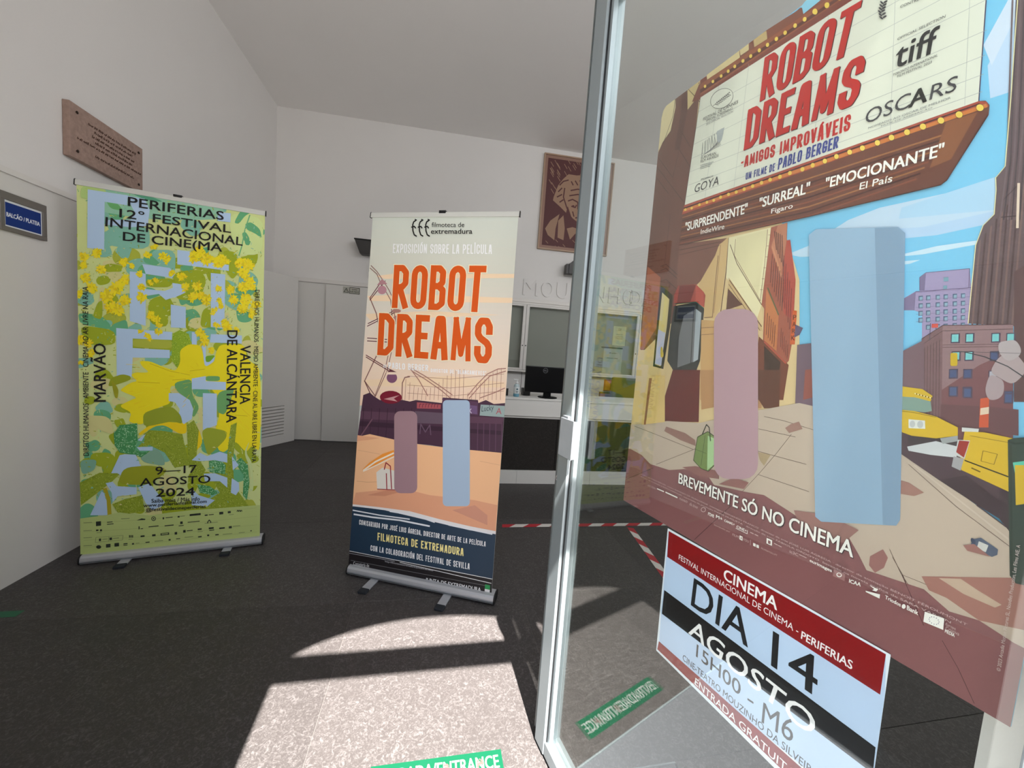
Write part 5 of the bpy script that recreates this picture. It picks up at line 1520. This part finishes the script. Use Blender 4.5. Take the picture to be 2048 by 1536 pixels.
    p(Cq([(390, 1330), (590, 1330), (580, 1536), (380, 1536)]), (120, 44, 44)); p(Eq([(390, 0), (590, 0), (580, 380), (330, 380), (330, 200)]), (104, 40, 42)); ln(Cq([(400, 835), (560, 820), (618, 868)]), 1.6, (40, 96, 82))
    # wall and base right of the booth
    p(Cq([(600, 950), (740, 960), (740, 1536), (590, 1536)]), (206, 164, 112)); p(Eq([(590, 0), (760, 0), (1060, 60), (1040, 280), (700, 270), (600, 290)]), (186, 140, 98)); ln(Cq([(600, 1010), (740, 1000)]), 1, (130, 90, 66)); ln(Cq([(600, 1060), (740, 1050)]), 1, (130, 90, 66))
    # brick buildings
    p(Cq([(1110, 275), (1230, 240), (1225, 370), (1250, 365), (1290, 660), (1275, 960), (1260, 1140), (1240, 1250), (1200, 1290), (1050, 1110), (1060, 870), (1040, 840)]), BRK)
    p(Cq([(1160, 260), (1228, 242), (1222, 380), (1180, 640), (1110, 420)]), (190, 126, 98)); p(Cq([(1225, 370), (1250, 365), (1290, 660), (1270, 960), (1200, 900), (1200, 560)]), (178, 78, 66)); p(Cq([(1075, 720), (1165, 920), (1150, 1180), (1060, 1100)]), (196, 122, 78)); ln(Cq([(1085, 715), (1165, 915)]), 2.2, (96, 104, 70)); ln(Cq([(1120, 415), (1190, 640)]), 2.2, (206, 140, 104))
    for k in range(7): ln(Cq([(1120 + k * 14, 470 + k * 30), (1105 + k * 14, 680 + k * 34)]), 1.2, (90, 50, 52)); 
    for k in range(5): ln(Cq([(1135 + k * 14, 300 + k * 8), (1150 + k * 12, 440 + k * 30)]), 1.5, (92, 52, 52)); ln(Cq([(1085 + k * 14, 900 + k * 22), (1075 + k * 14, 1060 + k * 22)]), 1.2, (110, 62, 52)); ln(Cq([(1205 + k * 14, 480 + k * 60), (1198 + k * 12, 820 + k * 50)]), 1.2, (110, 54, 56)); ln(Cq([(1185 + k * 12, 1010 + k * 30), (1180 + k * 12, 1150 + k * 20)]), 1.1, (110, 54, 50))
    p(Cq([(1010, 1060), (1240, 1280), (1200, 1536), (1010, 1536)]), (120, 66, 50)); ln(Cq([(1060, 1110), (1220, 1270)]), 2.4, (184, 82, 66)); p(Cq([(1060, 1140), (1180, 1260), (1150, 1500), (1060, 1480)]), (66, 46, 40)); ln(Cq([(1020, 1060), (1000, 1200), (1010, 1420)]), 2.4, (206, 172, 124)); p(Eq([(1010, 0), (1180, 0), (1170, 280), (1060, 280), (1010, 200)]), (100, 60, 48))
    p(Cq([(1270, 880), (1300, 885), (1285, 1130), (1248, 1130)]), (206, 96, 48))
    for k, ch_ in enumerate('PARK'):
        x, y = 1240 + (1284 - k * 4) / 3.657, 380 + (950 + k * 50) / 3.657
        P_.text(ch_, (x - 3.6, y), (x + 3.2, y), (x - 3.4, y - 9.5), (86, 40, 34), 0.02)
    p(Cq([(1290, 985), (1345, 1010), (1320, 1060), (1280, 1080)]), (96, 84, 112))
    p([(1596, 690), (1645, 684), (1645, 870), (1590, 870)], (116, 94, 108)); p([(1800, 706), (1850, 680), (1850, 870), (1800, 860)], (124, 98, 106)); p([(1612, 740), (1645, 736), (1645, 790), (1608, 800)], (150, 84, 74))
    # pavement
    PV = (196, 178, 162)
    p([(1240, 850), (1296, 848), (1335, 842), (1400, 846), (1500, 824), (1600, 806), (1640, 815), (1700, 850), (1800, 905), (1880, 955), (2025, 1062), (2100, 1110), (2100, 1520), (1240, 1000)], PV)
    for l in (Eq([(110, 410), (240, 460), (540, 580)]), Eq([(270, 690), (560, 575)]), Eq([(50, 800), (240, 710), (400, 770)]), Eq([(1260, 470), (1150, 610), (1030, 750), (890, 900)]), Eq([(1020, 430), (1290, 490)]), Eq([(930, 570), (1110, 620), (1370, 690)]), Eq([(1020, 765), (1390, 890)]), Eq([(1060, 340), (1200, 370), (1430, 440)]), Eq([(780, 680), (850, 700)]), Fq([(90, 430), (200, 460), (300, 490)]), Fq([(60, 540), (310, 620)]), Fq([(60, 730), (300, 800)]), Fq([(85, 480), (190, 660), (300, 810)]), Fq([(430, 830), (580, 875)]), Fq([(80, 930), (250, 980)]), Fq([(300, 1000), (400, 1030), (460, 1080)]), Fq([(100, 370), (300, 400)]), Fq([(430, 720), (600, 760)]), Fq([(560, 1310), (640, 1480), (780, 1700)]), Hq([(650, 120), (800, 180), (1130, 335)]), Hq([(580, -10), (660, 130), (720, 280)]), Hq([(945, 600), (1060, 800), (1180, 1060)]), Fq([(700, 690), (1050, 1000), (1440, 1290)])):
        ln(l, .9, (96, 72, 66))
    p(Eq([(1015, 600), (1110, 620), (1060, 700), (1030, 660)]), (176, 154, 122))
    ln([(1830, 930), (1920, 1000), (2024, 1082)], 3, (206, 190, 176))
    # shade of the awning across the pavement
    SH = (140, 92, 94)
    p([(1240, 895), (1263, 898), (1285, 910), (1302, 928), (1340, 940), (1372, 938), (1420, 955), (1430, 970), (1500, 985), (1530, 990), (1592, 1030), (1650, 1055), (1700, 1075), (1720, 1110), (1735, 1140), (1760, 1148), (1850, 1178), (1900, 1222), (1960, 1240), (2030, 1285), (2100, 1320), (2100, 1520), (1240, 1000)], SH)
    p([(1845, 1152), (2025, 1155), (2100, 1170), (2100, 1270), (1960, 1240), (1895, 1195), (1860, 1180)], (166, 116, 106)); p(Hq([(920, 145), (1080, 150), (1200, 230), (1380, 340), (1330, 360), (1100, 260)]), (196, 172, 152))
    p([(1334, 853), (1372, 866), (1392, 880), (1393, 892), (1362, 880), (1330, 862)], (150, 112, 104)); p([(1366, 934), (1392, 932), (1440, 942), (1440, 958), (1400, 952)], (150, 104, 100)); p([(1584, 848), (1600, 843), (1607, 858), (1580, 866), (1572, 856)], (160, 122, 112)); p([(1772, 952), (1820, 965), (1850, 985), (1830, 992), (1790, 985)], (164, 122, 112)); p([(1758, 938), (1790, 940), (1772, 948)], (150, 120, 110)); p([(1742, 1112), (1768, 1098), (1778, 1115), (1770, 1135), (1752, 1145), (1740, 1130)], (156, 108, 104))
    for l in (Eq([(50, 800), (250, 715)]), Eq([(550, 1240), (820, 990)]), Hq([(650, 120), (720, 280), (810, 490)]), Hq([(945, 600), (1060, 800), (1180, 1060)])): ln(l, 1.0, (80, 44, 50))
    # road and cars
    p([(1690, 846), (1740, 842), (1880, 860), (1925, 905), (2025, 970), (2100, 1010), (2100, 1100), (2025, 1052), (1960, 1012), (1880, 960), (1800, 905), (1760, 880)], (84, 66, 74)); p([(1880, 960), (1935, 950), (2025, 1020), (2025, 1052), (1960, 1012)], (66, 50, 58))
    p([(2005, 955), (2100, 990), (2100, 1125), (2022, 1064), (1995, 1030)], (70, 54, 62)); ln([(1955, 1010), (2026, 1062)], 2, (84, 66, 74))
    Yc = (216, 180, 50); Yd = (150, 126, 46)
    p([(1686, 838), (1740, 834), (1790, 850), (1795, 890), (1760, 900), (1700, 862)], Yd); p([(1680, 834), (1740, 832), (1742, 846), (1690, 850)], (90, 80, 50)); P_.ell(1762, 870, 12, 16, (58, 56, 58)); P_.ell(1762, 870, 5.5, 7.5, (150, 152, 158))
    p(Fq([(575, 110), (800, 140), (875, 190), (860, 230), (745, 210), (560, 190)]), Yc); p(Fq([(560, 190), (745, 200), (860, 230), (870, 300), (820, 310), (560, 280)]), (134, 160, 150))
    for k in range(12): p(Fq([(745 + k * 11, 168 + k * 3), (751 + k * 11, 170 + k * 3), (750 + k * 11, 178 + k * 3), (744 + k * 11, 176 + k * 3)]), (30, 30, 34) if k % 2 else (236, 236, 230))
    p(Fq([(530, 280), (740, 300), (900, 340), (1060, 420), (1060, 480), (900, 500), (720, 480), (560, 420)]), Yc); ln(Fq([(540, 290), (730, 310), (900, 345)]), 1, (120, 96, 30))
    for k in range(8): p(Fq([(515 + k * 8, 325 + k * 2), (522 + k * 8, 327 + k * 2), (522 + k * 8, 340 + k * 2), (515 + k * 8, 338 + k * 2)]), (30, 30, 34) if k % 2 else (230, 230, 224))
    p(Fq([(700, 360), (820, 370), (822, 430), (700, 425)]), (224, 226, 222)); P_.ell(1628 + 728 / 3.657, 740 + 395 / 3.657, 5.5, 7, (190, 194, 196)); P_.ell(1628 + 785 / 3.657, 740 + 398 / 3.657, 6, 7.5, (190, 194, 196)); p(Fq([(1090, 420), (1215, 430), (1210, 460), (1090, 450)]), (214, 216, 214))
    p(Fq([(700, 480), (900, 500), (1060, 500), (1060, 560), (860, 570), (700, 540)]), (70, 60, 66)); p(Fq([(690, 560), (900, 520), (1060, 560), (1050, 640), (860, 620), (700, 590)]), (206, 208, 212)); p(Fq([(930, 500), (1060, 480), (1060, 520), (950, 540)]), (160, 164, 166))
    p(Fq([(1110, 450), (1250, 455), (1440, 495), (1560, 520), (1560, 950), (1435, 890), (1085, 730), (1080, 620)]), Yc); p(Fq([(1060, 510), (1150, 515), (1110, 650), (1040, 620)]), (206, 208, 208)); p(Fq([(1070, 515), (1145, 522), (1105, 640), (1048, 600)]), (160, 52, 48)); p(Fq([(1030, 630), (1105, 650), (1080, 735), (1015, 705)]), (166, 164, 168))
    ln(Fq([(1110, 660), (1430, 780)]), 2.4, (50, 46, 40)); ln(Fq([(1150, 480), (1430, 530)]), .9, (130, 104, 30)); ln(Fq([(1245, 590), (1350, 615), (1325, 690), (1230, 665), (1245, 590)]), 1.0, (130, 104, 30)); ln(Fq([(1160, 715), (1225, 745)]), 2.6, (120, 96, 30))
    # hydrant, bag, cup, bin
    P_.ell(1315, 798, 9, 6, (56, 84, 44)); P_.ell(1309, 790, 4, 5, (56, 84, 44)); P_.ell(1324, 797, 4, 4.5, (90, 120, 70))
    p(Eq([(225, 40), (335, 40), (335, 380), (165, 400), (180, 180)]), (222, 192, 128)); p(Eq([(180, 400), (220, 60), (240, 60), (195, 400)]), (146, 92, 66))
    p(Eq([(575, 490), (650, 450), (720, 500), (735, 660), (655, 740), (600, 720), (545, 660)]), (120, 140, 82)); p(Eq([(650, 480), (720, 510), (735, 655), (645, 735)]), (172, 204, 152)); p(Eq([(700, 505), (725, 520), (735, 655), (715, 680)]), (206, 220, 196)); ln(Eq([(575, 490), (650, 450), (720, 500), (735, 660), (655, 740), (600, 720), (545, 660), (575, 490)]), 1.2, (38, 42, 30)); ln(Eq([(610, 470), (640, 400), (660, 420), (670, 520)]), 2.0, (44, 46, 38)); ln(Eq([(630, 480), (600, 700)]), 1, (70, 84, 46)); ln(Eq([(560, 580), (640, 610)]), .9, (70, 84, 46))
    p(Fq([(1155, 1270), (1180, 1235), (1230, 1225), (1355, 1310), (1350, 1350), (1310, 1365), (1180, 1300)]), (86, 96, 118)); p(Fq([(1215, 1250), (1285, 1280), (1265, 1330), (1200, 1300)]), (206, 204, 200)); p(Fq([(1100, 1280), (1180, 1270), (1300, 1365), (1130, 1320)]), (160, 112, 106)); P_.ell(1949, 1082, 4, 7, (60, 70, 96), -35)
    p([(2018, 880), (2030, 876), (2100, 872), (2100, 1180), (2034, 1166), (2022, 1150)], (58, 72, 66)); p([(2028, 925), (2100, 915), (2100, 960), (2032, 945)], (98, 200, 176)); p([(2032, 930), (2100, 930), (2100, 1000), (2034, 1010)], Yc); ln([(2019, 882), (2032, 888), (2100, 878)], 2, (36, 48, 44)); ln([(2024, 890), (2026, 1150)], 2.6, (40, 56, 48))
    # two plain standing panels in place of figures
    p([(1470, 955), (1500, 965), (1490, 978), (1440, 968)], (150, 104, 100)); p([(1590, 1020), (1660, 1030), (1720, 1060), (1690, 1085), (1600, 1050)], (158, 116, 110))
    P_.rrect(1430, 618.5, 1518.4, 958, 29, (184, 150, 160))
    p([(1620, 471), (1635, 459), (1799, 455), (1813, 467), (1803, 1039), (1795, 1051), (1645, 1043), (1633, 1033)], (150, 178, 204)); p([(1752, 457), (1799, 455), (1813, 467), (1803, 1039), (1795, 1051), (1768, 1049)], (134, 160, 186))
    # awning sign
    RB = (128, 64, 52)
    p(A([(595, 590), (1100, 250), (1330, 60), (1500, -60), (1500, -40), (1560, 30), (590, 700)]), RB); p([(1386, 205), (1400, 170), (1700, -25), (1900, -160), (2000, -225), (2010, -190), (1402, 200)], (126, 62, 52)); p(A([(1330, 60), (1400, -40), (1560, -140), (1560, -60), (1335, 120)]), (140, 200, 226)); p(A([(870, 360), (1340, 60), (1350, 110), (880, 430)]), (130, 74, 58)); p(A([(640, 530), (880, 365), (885, 425), (645, 590)]), (220, 200, 150)); p(A([(880, 350), (950, 310), (950, 370), (890, 410)]), (220, 200, 150)); p(A([(985, 290), (1080, 230), (1085, 290), (990, 350)]), (196, 170, 120))
    p([(1402, 170), (1720, -42), (1990, -215), (1990, -195), (1720, -22), (1403, 192)], (150, 84, 56)); p([(1402, 180), (1720, -32), (1990, -205), (1990, -198), (1720, -25), (1402, 188)], (92, 46, 42))
    PN = (222, 222, 208)
    p([(1403, 196), (1640, 45), (1765, -35), (1990, -170), (1975, 0), (1960, 206), (1371, 412)], PN)
    ln([(1975, 0), (1960, 206)], 1.6, (70, 56, 90)); ln([(1403, 196), (1371, 412)], 1.0, (60, 40, 44))
    for k, (yl, yr) in enumerate(((225, -100), (258, -50), (290, 0), (318, 62), (345, 112), (372, 150), (395, 185))):
        xl = 1403 - (yl - 196) * .148
        ln([(xl, yl), (1985 - k * 3, yr)], .6, (170, 172, 172))
    for x0, y0, x1, y1 in ((1795, -50, 1783, 268), (1948, -120, 1932, 212), (1500, 130, 1470, 376), (1440, 172, 1412, 398), (1660, 30, 1625, 322)):
        ln([(x0, y0), (x1, y1)], .6, (176, 178, 178))
    for x, y in ((630, 635), (688, 600), (748, 560), (800, 525), (848, 490), (908, 450), (965, 415), (1028, 373), (1088, 333), (1153, 290), (1217, 245), (1290, 193), (1360, 147), (1440, 95), (1520, 42)):
        px, py = A([(x, y)])[0]; P_.ell(px, py, 2.4 + (px - 1400) * .006, 3.2 + (px - 1400) * .008, (236, 204, 90), 20, 12)
    for x, y in ((15, 90), (105, 45), (200, -10), (300, -70)):
        px, py = Bq([(x, y)])[0]; P_.ell(px, py, 4.6, 6, (236, 204, 90), 20, 12)
    # underside
    p([(1371, 411), (1960, 204), (1974, 203), (1982, 212), (1980, 232), (1897, 362), (1884, 372), (1628, 433), (1360, 492), (1364, 460)], (108, 62, 50))
    p([(1371, 411), (1960, 204), (1976, 205), (1980, 214), (1366, 430)], (168, 74, 58)); p([(1370, 418), (1975, 209), (1978, 216), (1368, 425)], (206, 122, 60)); p([(1370, 416), (1962, 208), (1962, 211), (1370, 419)], (70, 30, 34))
    for k in range(9):
        y = 436 + k * 6.4
        ln([(1367 - k * .6, y), (1620, y - 78 + k * 3), (1900 - k * 8, y - 168 + k * 5)], 2.0, ((158, 104, 64), (70, 34, 34), (136, 74, 54))[k % 3])
    p([(1895, 246), (1958, 226), (1905, 320), (1862, 338)], (140, 86, 56)); ln([(1978, 232), (1896, 362), (1884, 371)], 2.2, (66, 34, 34)); ln([(1884, 371), (1628, 432), (1362, 491)], 1.6, (52, 30, 30))
    for x, y in ((487, 1535), (533, 1525), (590, 1500), (645, 1482), (695, 1468), (745, 1445), (803, 1425), (860, 1408), (918, 1387), (980, 1365), (1045, 1340), (1108, 1318), (1180, 1297), (1253, 1270), (1345, 1242), (1420, 1213), (1510, 1183)):
        px, py = A([(x, y)])[0]; P_.ell(px, py, 2.2 + (px - 1370) * .007, 2.8 + (px - 1370) * .008, (230, 194, 84), 20, 12)
    for x, y in ((90, 1183), (175, 1150), (272, 1118), (365, 1088), (475, 1050), (578, 1012), (692, 973), (808, 932), (940, 888), (1073, 845), (1225, 795)):
        px, py = Bq([(x, y)])[0]; P_.ell(px, py, 5 + (px - 1650) * .01, 5.5 + (px - 1650) * .006, (70, 34, 34), 10, 14); P_.ell(px, py, 4.4 + (px - 1650) * .01, 4.9 + (px - 1650) * .006, (236, 204, 90), 10, 14)
    # lettering
    P_.next(3)
    T = P_.text; bk = P_.block
    RED = (190, 30, 28); NAV = (56, 66, 140); G1 = (62, 60, 66); G2 = (110, 112, 118); WH = (246, 244, 238)
    bk('ROBOT', (1522, 205), (1702, 108), (1532, 117), (1728, 2), RED, .38, .12, shadow=(60, 30, 34), sh=(.05, -.05))
    bk('DREAMS', (1490, 302), (1716, 208), (1499, 221), (1738, 107), RED, .38, .12, shadow=(60, 30, 34), sh=(.05, -.05))
    bk('-AMIGOS IMPROVÁVEIS', (1484, 338), (1703, 262), (1486, 316), (1706, 228), RED, .40, .22)
    bk('UM FILME DE', (1494, 361), (1552, 343), (1495, 347), (1554, 327), NAV, .4, .24)
    bk('PABLO BERGER', (1558, 341), (1679, 297), (1561, 318), (1682, 272), NAV, .4, .2)
    T('"SURPREENDENTE"', (1373, 463), (1497, 427), (1374, 446), WH, .03); T('IndieWire', (1404, 469), (1451, 458.5), (1405, 459.5), WH, .01)
    T('"SURREAL"', (1521, 417), (1621, 387), (1523, 397), WH, .03); T('Figaro', (1545, 431), (1588, 420), (1546, 419), WH, .01)
    T('"EMOCIONANTE"', (1654, 378), (1889, 313), (1656, 357), WH, .03); T('El País', (1722, 381), (1787, 365), (1724, 367), WH, .015)
    # festival marks
    c = A([(755, 725)])[0]
    P_.ell(c[0], c[1], 25, 18, G1, -34, 28); P_.ell(c[0], c[1], 24.2, 17.2, PN, -34, 28)
    for k in range(9):
        x, y = 1434 + k * 3.1, 210 - k * 2.4
        ln([(x, y), (x + 3, y - 6)], 1.0, G1); ln([(x, y), (x + 6, y + 1)], 1.0, G1)
    ln([(1429, 213), (1463, 186)], 1.0, G1)
    T('FESTIVAL DE CANNES', (1409, 243), (1479, 207.5), (1409.5, 237), G1, 0); T('SPECIAL SCREENING', (1415, 245), (1468, 220), (1415.4, 240.5), G1, 0); T('2023 OFFICIAL SELECTION', (1415, 252), (1469, 226), (1415.4, 248), G2, 0)
    for k in range(7):
        f = k / 7
        ln(A([(615 + 118 * f, 1050 - 90 * f), (608 + 150 * f, 1145 - 110 * f), (750 - 4 * k, 1060 - 8 * k)]), .7, G2)
        ln(A([(615 + 22 * k, 1045 - 16 * k), (612 + 22 * k, 1130 - 14 * k)]), .6, G2)
    p(A([(720, 965), (775, 935), (755, 1030), (735, 1050), (720, 1030)]), (170, 174, 176))
    T('EUROPEAN', (1405, 320), (1434.7, 310), (1405.5, 314.5), G1, 0); T('FILM AWARDS', (1404, 327), (1440, 314.5), (1404.4, 321.5), G1, 0)
    for k in range(3): ln([(1403.5, 332 + k * 3.4), (1430 - 3 * k, 324.5 + k * 4)], .8, G2)
    T('PREMIOS', (1405, 362), (1429.5, 354.5), (1405.3, 358.5), G1, 0); T('GOYA', (1391, 387), (1440, 370), (1394, 370), G1, -.012)
    T('OFFICIAL SELECTION', (1798, 83.5), (1894, 37.5), (1799, 78), G1, 0)
    T('tiff', (1792, 140), (1874, 107), (1800, 90), (34, 32, 36), .02)
    T('TORONTO INTERNATIONAL', (1789, 155), (1879, 115), (1789.5, 150), G1, 0); T('FILM FESTIVAL 2023', (1798, 157.5), (1867, 128.5), (1798.5, 152.5), G1, 0)
    T('OSC', (1733, 251), (1822, 217), (1737, 222), G1, -.014); T('A', (1821, 218), (1856, 205), (1826, 186), (26, 26, 28), .04); T('RS', (1862, 203), (1915, 184), (1868, 172), G1, -.014)
    T('NOMEADO AO OSCAR DE MELHOR', (1740, 260), (1905, 199.5), (1740.4, 256), G2, 0); T('FILME DE ANIMAÇÃO', (1765.5, 256), (1868, 219.5), (1766, 252), G2, 0)
    for k in range(6): P_.ell(1763 + abs(k - 3) * 1.5, 8 + k * 6, 4.6, 1.8, G1, 40); P_.ell(1770 + abs(k - 3) * 1.5, 6 + k * 6, 4.6, 1.8, G1, -30)
    T('CONTRE-CHAMP', (1803.8, 19), (1880, -12), (1804.5, 13.5), G1, 0)
    T('BREVEMENTE SÓ NO CINEMA', (1361.5, 968), (1710.5, 1117), (1363.5, 941), (70, 52, 56), .02); P_.next()
    T('BREVEMENTE SÓ NO CINEMA', (1360, 966), (1709, 1114.5), (1362, 940), WH, .02)
    CR = (206, 180, 178)
    T('um filme de PABLO BERGER  música ALFONSO DE VILALLONGA  montagem FERNANDO FRANCO  director de arte JOSÉ LUIS ÁGREDA · director de animação BENOÎT FÉROUMONT', (1284, 949), (1938, 1252), (1284.3, 945.5), CR, 0)
    T('director de produção JULIÁN LARRAURI  supervisão de produção MARIA HUGUETA · direcção de som FABIOLA ORDOYO  baseado na novela gráfica de SARA VARON', (1284, 954), (1905, 1247), (1284.3, 950.5), CR, 0)
    T('ARCADIA', (1298, 972), (1314, 979), (1298.4, 968), CR, 0); P_.line([(1317, 977), (1331, 983)], 2.2, WH); P_.line([(1334, 984), (1358, 995)], 2.6, WH); T('noso', (1362, 999), (1378, 1006), (1362.5, 995), CR, 0); T('elle driver', (1382, 1010), (1399, 1018), (1382.6, 1004), CR, 0)
    P_.ell(1410, 1019, 5, 5, CR); P_.ell(1410, 1019, 3.8, 3.8, SH)
    T('rtve', (1419.5, 1030), (1431, 1035), (1420, 1023), WH, .03); T('M+', (1435.5, 1035), (1448, 1041), (1436, 1029), WH, .05); T('CANAL+', (1452, 1042.5), (1472.4, 1051), (1452.5, 1038), WH, .04); T('CINE+', (1476.5, 1055), (1496.5, 1064), (1477, 1050), WH, .04); P_.line([(1475, 1056), (1498, 1067), (1498.5, 1060)], 1, WH)
    p([(1537, 1075), (1548, 1080), (1547.5, 1091), (1536.5, 1086)], WH); p([(1540, 1079.5), (1545, 1082), (1544.6, 1088), (1539.6, 1086)], SH)
    for x, y in ((1504, 1064), (1513, 1068), (1552, 1086), (1560, 1090)): P_.line([(x, y), (x + 7, y + 3.3)], 1.8, CR)
    T('FILMS', (1468.3, 1070.5), (1483, 1077), (1468.8, 1066), CR, .01); p([(1483, 1070), (1489, 1072.8), (1488.6, 1081), (1482.6, 1078)], WH); T('4', (1484.3, 1077.3), (1487.2, 1078.6), (1484.7, 1072.8), SH, .03); T('YOU', (1489.6, 1080), (1501, 1085), (1490, 1075.5), CR, .01)
    T('distribuído por', (1431, 1051), (1464, 1066), (1431.3, 1047), CR, 0); p([(1510, 1085), (1515, 1087), (1515, 1093), (1510, 1091)], WH); p([(1516.5, 1088), (1521.5, 1090), (1521.5, 1096), (1516.5, 1094)], WH); T('FILMS4YOU.PT', (1526, 1097), (1558, 1112), (1526.3, 1094), CR, 0); P_.line([(1504.8, 1079), (1504.4, 1090)], .8, CR)
    T('ic3C', (1583, 1104.5), (1600, 1112), (1583.6, 1099), CR, .02); P_.line([(1602, 1108), (1617, 1115)], 1.5, CR)
    T('eurimages', (1623, 1124), (1667, 1145.5), (1624, 1117), WH, .03)
    p(Hq([(160, 75), (243, 112), (238, 165), (152, 128)]), (168, 124, 124)); P_.ell(1628 + 198 / 3.657, 1116 + 120 / 3.657, 5.5, 4.4, WH, 20); P_.ell(1628 + 199 / 3.657, 1116 + 119 / 3.657, 3.8, 2.8, (168, 124, 124), 20)
    T('ICAA', (1702, 1164), (1725, 1172), (1703, 1157), WH, .05)
    p(Hq([(420, 195), (485, 225), (470, 240), (500, 250), (440, 232), (455, 222)]), WH); p(Hq([(392, 235), (498, 262), (494, 292), (395, 245)]), WH)
    T('Triodos', (1774, 1196), (1805, 1212), (1775, 1189), WH, .03); P_.ell(1811.5, 1211.5, 4, 4.6, WH); T('Bank', (1818, 1218), (1840, 1229), (1818.5, 1209), WH, .03)
    p(Hq([(825, 387), (968, 437), (960, 520), (815, 460)]), WH)
    for k in range(12):
        a = math.radians(30 * k); P_.ell(1628 + (893 + 36 * math.cos(a)) / 3.657, 1116 + (452 + 26 * math.sin(a) + 10 * math.cos(a)) / 3.657, 1.1, 1.1, (130, 128, 150), 0, 6)
    T('Europa', (1895, 1250), (1915, 1260), (1896, 1243.5), CR, 0); T('Criativa', (1895, 1257), (1922, 1270), (1896, 1250.5), CR, 0); T('MEDIA', (1894, 1263), (1913, 1272.5), (1894.6, 1256.5), WH, .03)
    T('© 2023 Arcadia Motion Pictures SL, Noodles Production, Les Films AIE, A', (2006, 1342), (2046, 1090), (1997, 1338), (216, 200, 196), 0)


paint_poster(P_)
P_.emit(psh, print_mat('poster_print', 0.4, fibre=0.25))

# ------------------------------------------------------------------ date sign under the poster
sn = empty('date_sign', tuple(GP + gd * 0.6 + gn * 0.0086 + Z * 0.68)); tag(sn, 'white, red and black screening date sign on the glass door below the poster', 'sign')
cl = [(0.4195, 0.673), (0.8035, 0.679), (0.7995, 0.965), (0.4145, 0.9575)]
ssh = sheet(sn, 0.0086, cl, mat('sign_paper', (226, 232, 240), 0.5))
P_ = Print(GP + gn * 0.00855, gd, Z, -gn, SGH, clip=cl, step=8e-6)
G = lambda pts: S(3.096, 1290, 1040, pts)
P_.poly([(1300, 1040), (1800, 1300), (1780, 1700), (1290, 1300)], (224, 232, 242))
P_.poly(G([(147, 68), (1492, 830), (1480, 1450), (1440, 1900), (85, 800), (100, 560)]), (186, 206, 234))
RD = (134, 14, 20)
P_.poly(G([(147, 68), (1492, 832), (1456, 1082), (137, 228)]), RD)
P_.poly(G([(119, 433), (1428, 1408), (1412, 1560), (1400, 1562), (104, 580)]), (22, 20, 22))
P_.poly(G([(86, 750), (1380, 1900), (1370, 2050), (76, 800)]), RD)
P_.next(2)
W_ = (240, 238, 240); K = (24, 22, 24); GRY = (60, 58, 60)
T = P_.text
T('CINEMA', (1447, 1158), (1553.5, 1221), (1449, 1137), W_, .03)
T('FESTIVAL INTERNACIONAL DE CINEMA -', (1357.3, 1118.5), (1596, 1268.5), (1358.3, 1108.5), W_, -.01); T('PERIFERIAS', (1602, 1277), (1703.5, 1339.5), (1604, 1262), W_, .025)
T('DIA', (1382, 1210), (1495, 1294.5), (1388.5, 1156), K, .015); T('14', (1543, 1331), (1632, 1394), (1547, 1262), K, .02)
T('AGOSTO', (1377, 1266.5), (1622, 1474), (1385, 1237), W_, .02)
T('15H00', (1392, 1313), (1480, 1393), (1394, 1288), GRY, .01); T('-', (1495, 1400), (1507, 1408), (1495, 1396), GRY, 0); T('M6', (1523, 1445), (1585, 1487), (1527, 1404), GRY, -.012)
T('CINE-TEATRO MOUZINHO DA SILVEIRA', (1365, 1319.5), (1637, 1562), (1366.3, 1308), (52, 50, 56), 0)
T('ENTRADA GRATUITA', (1389.5, 1368.5), (1590, 1562), (1391, 1355), W_, -.005)
P_.emit(ssh, print_mat('sign_print', 0.35))
# strips of clear tape above and beside the sign
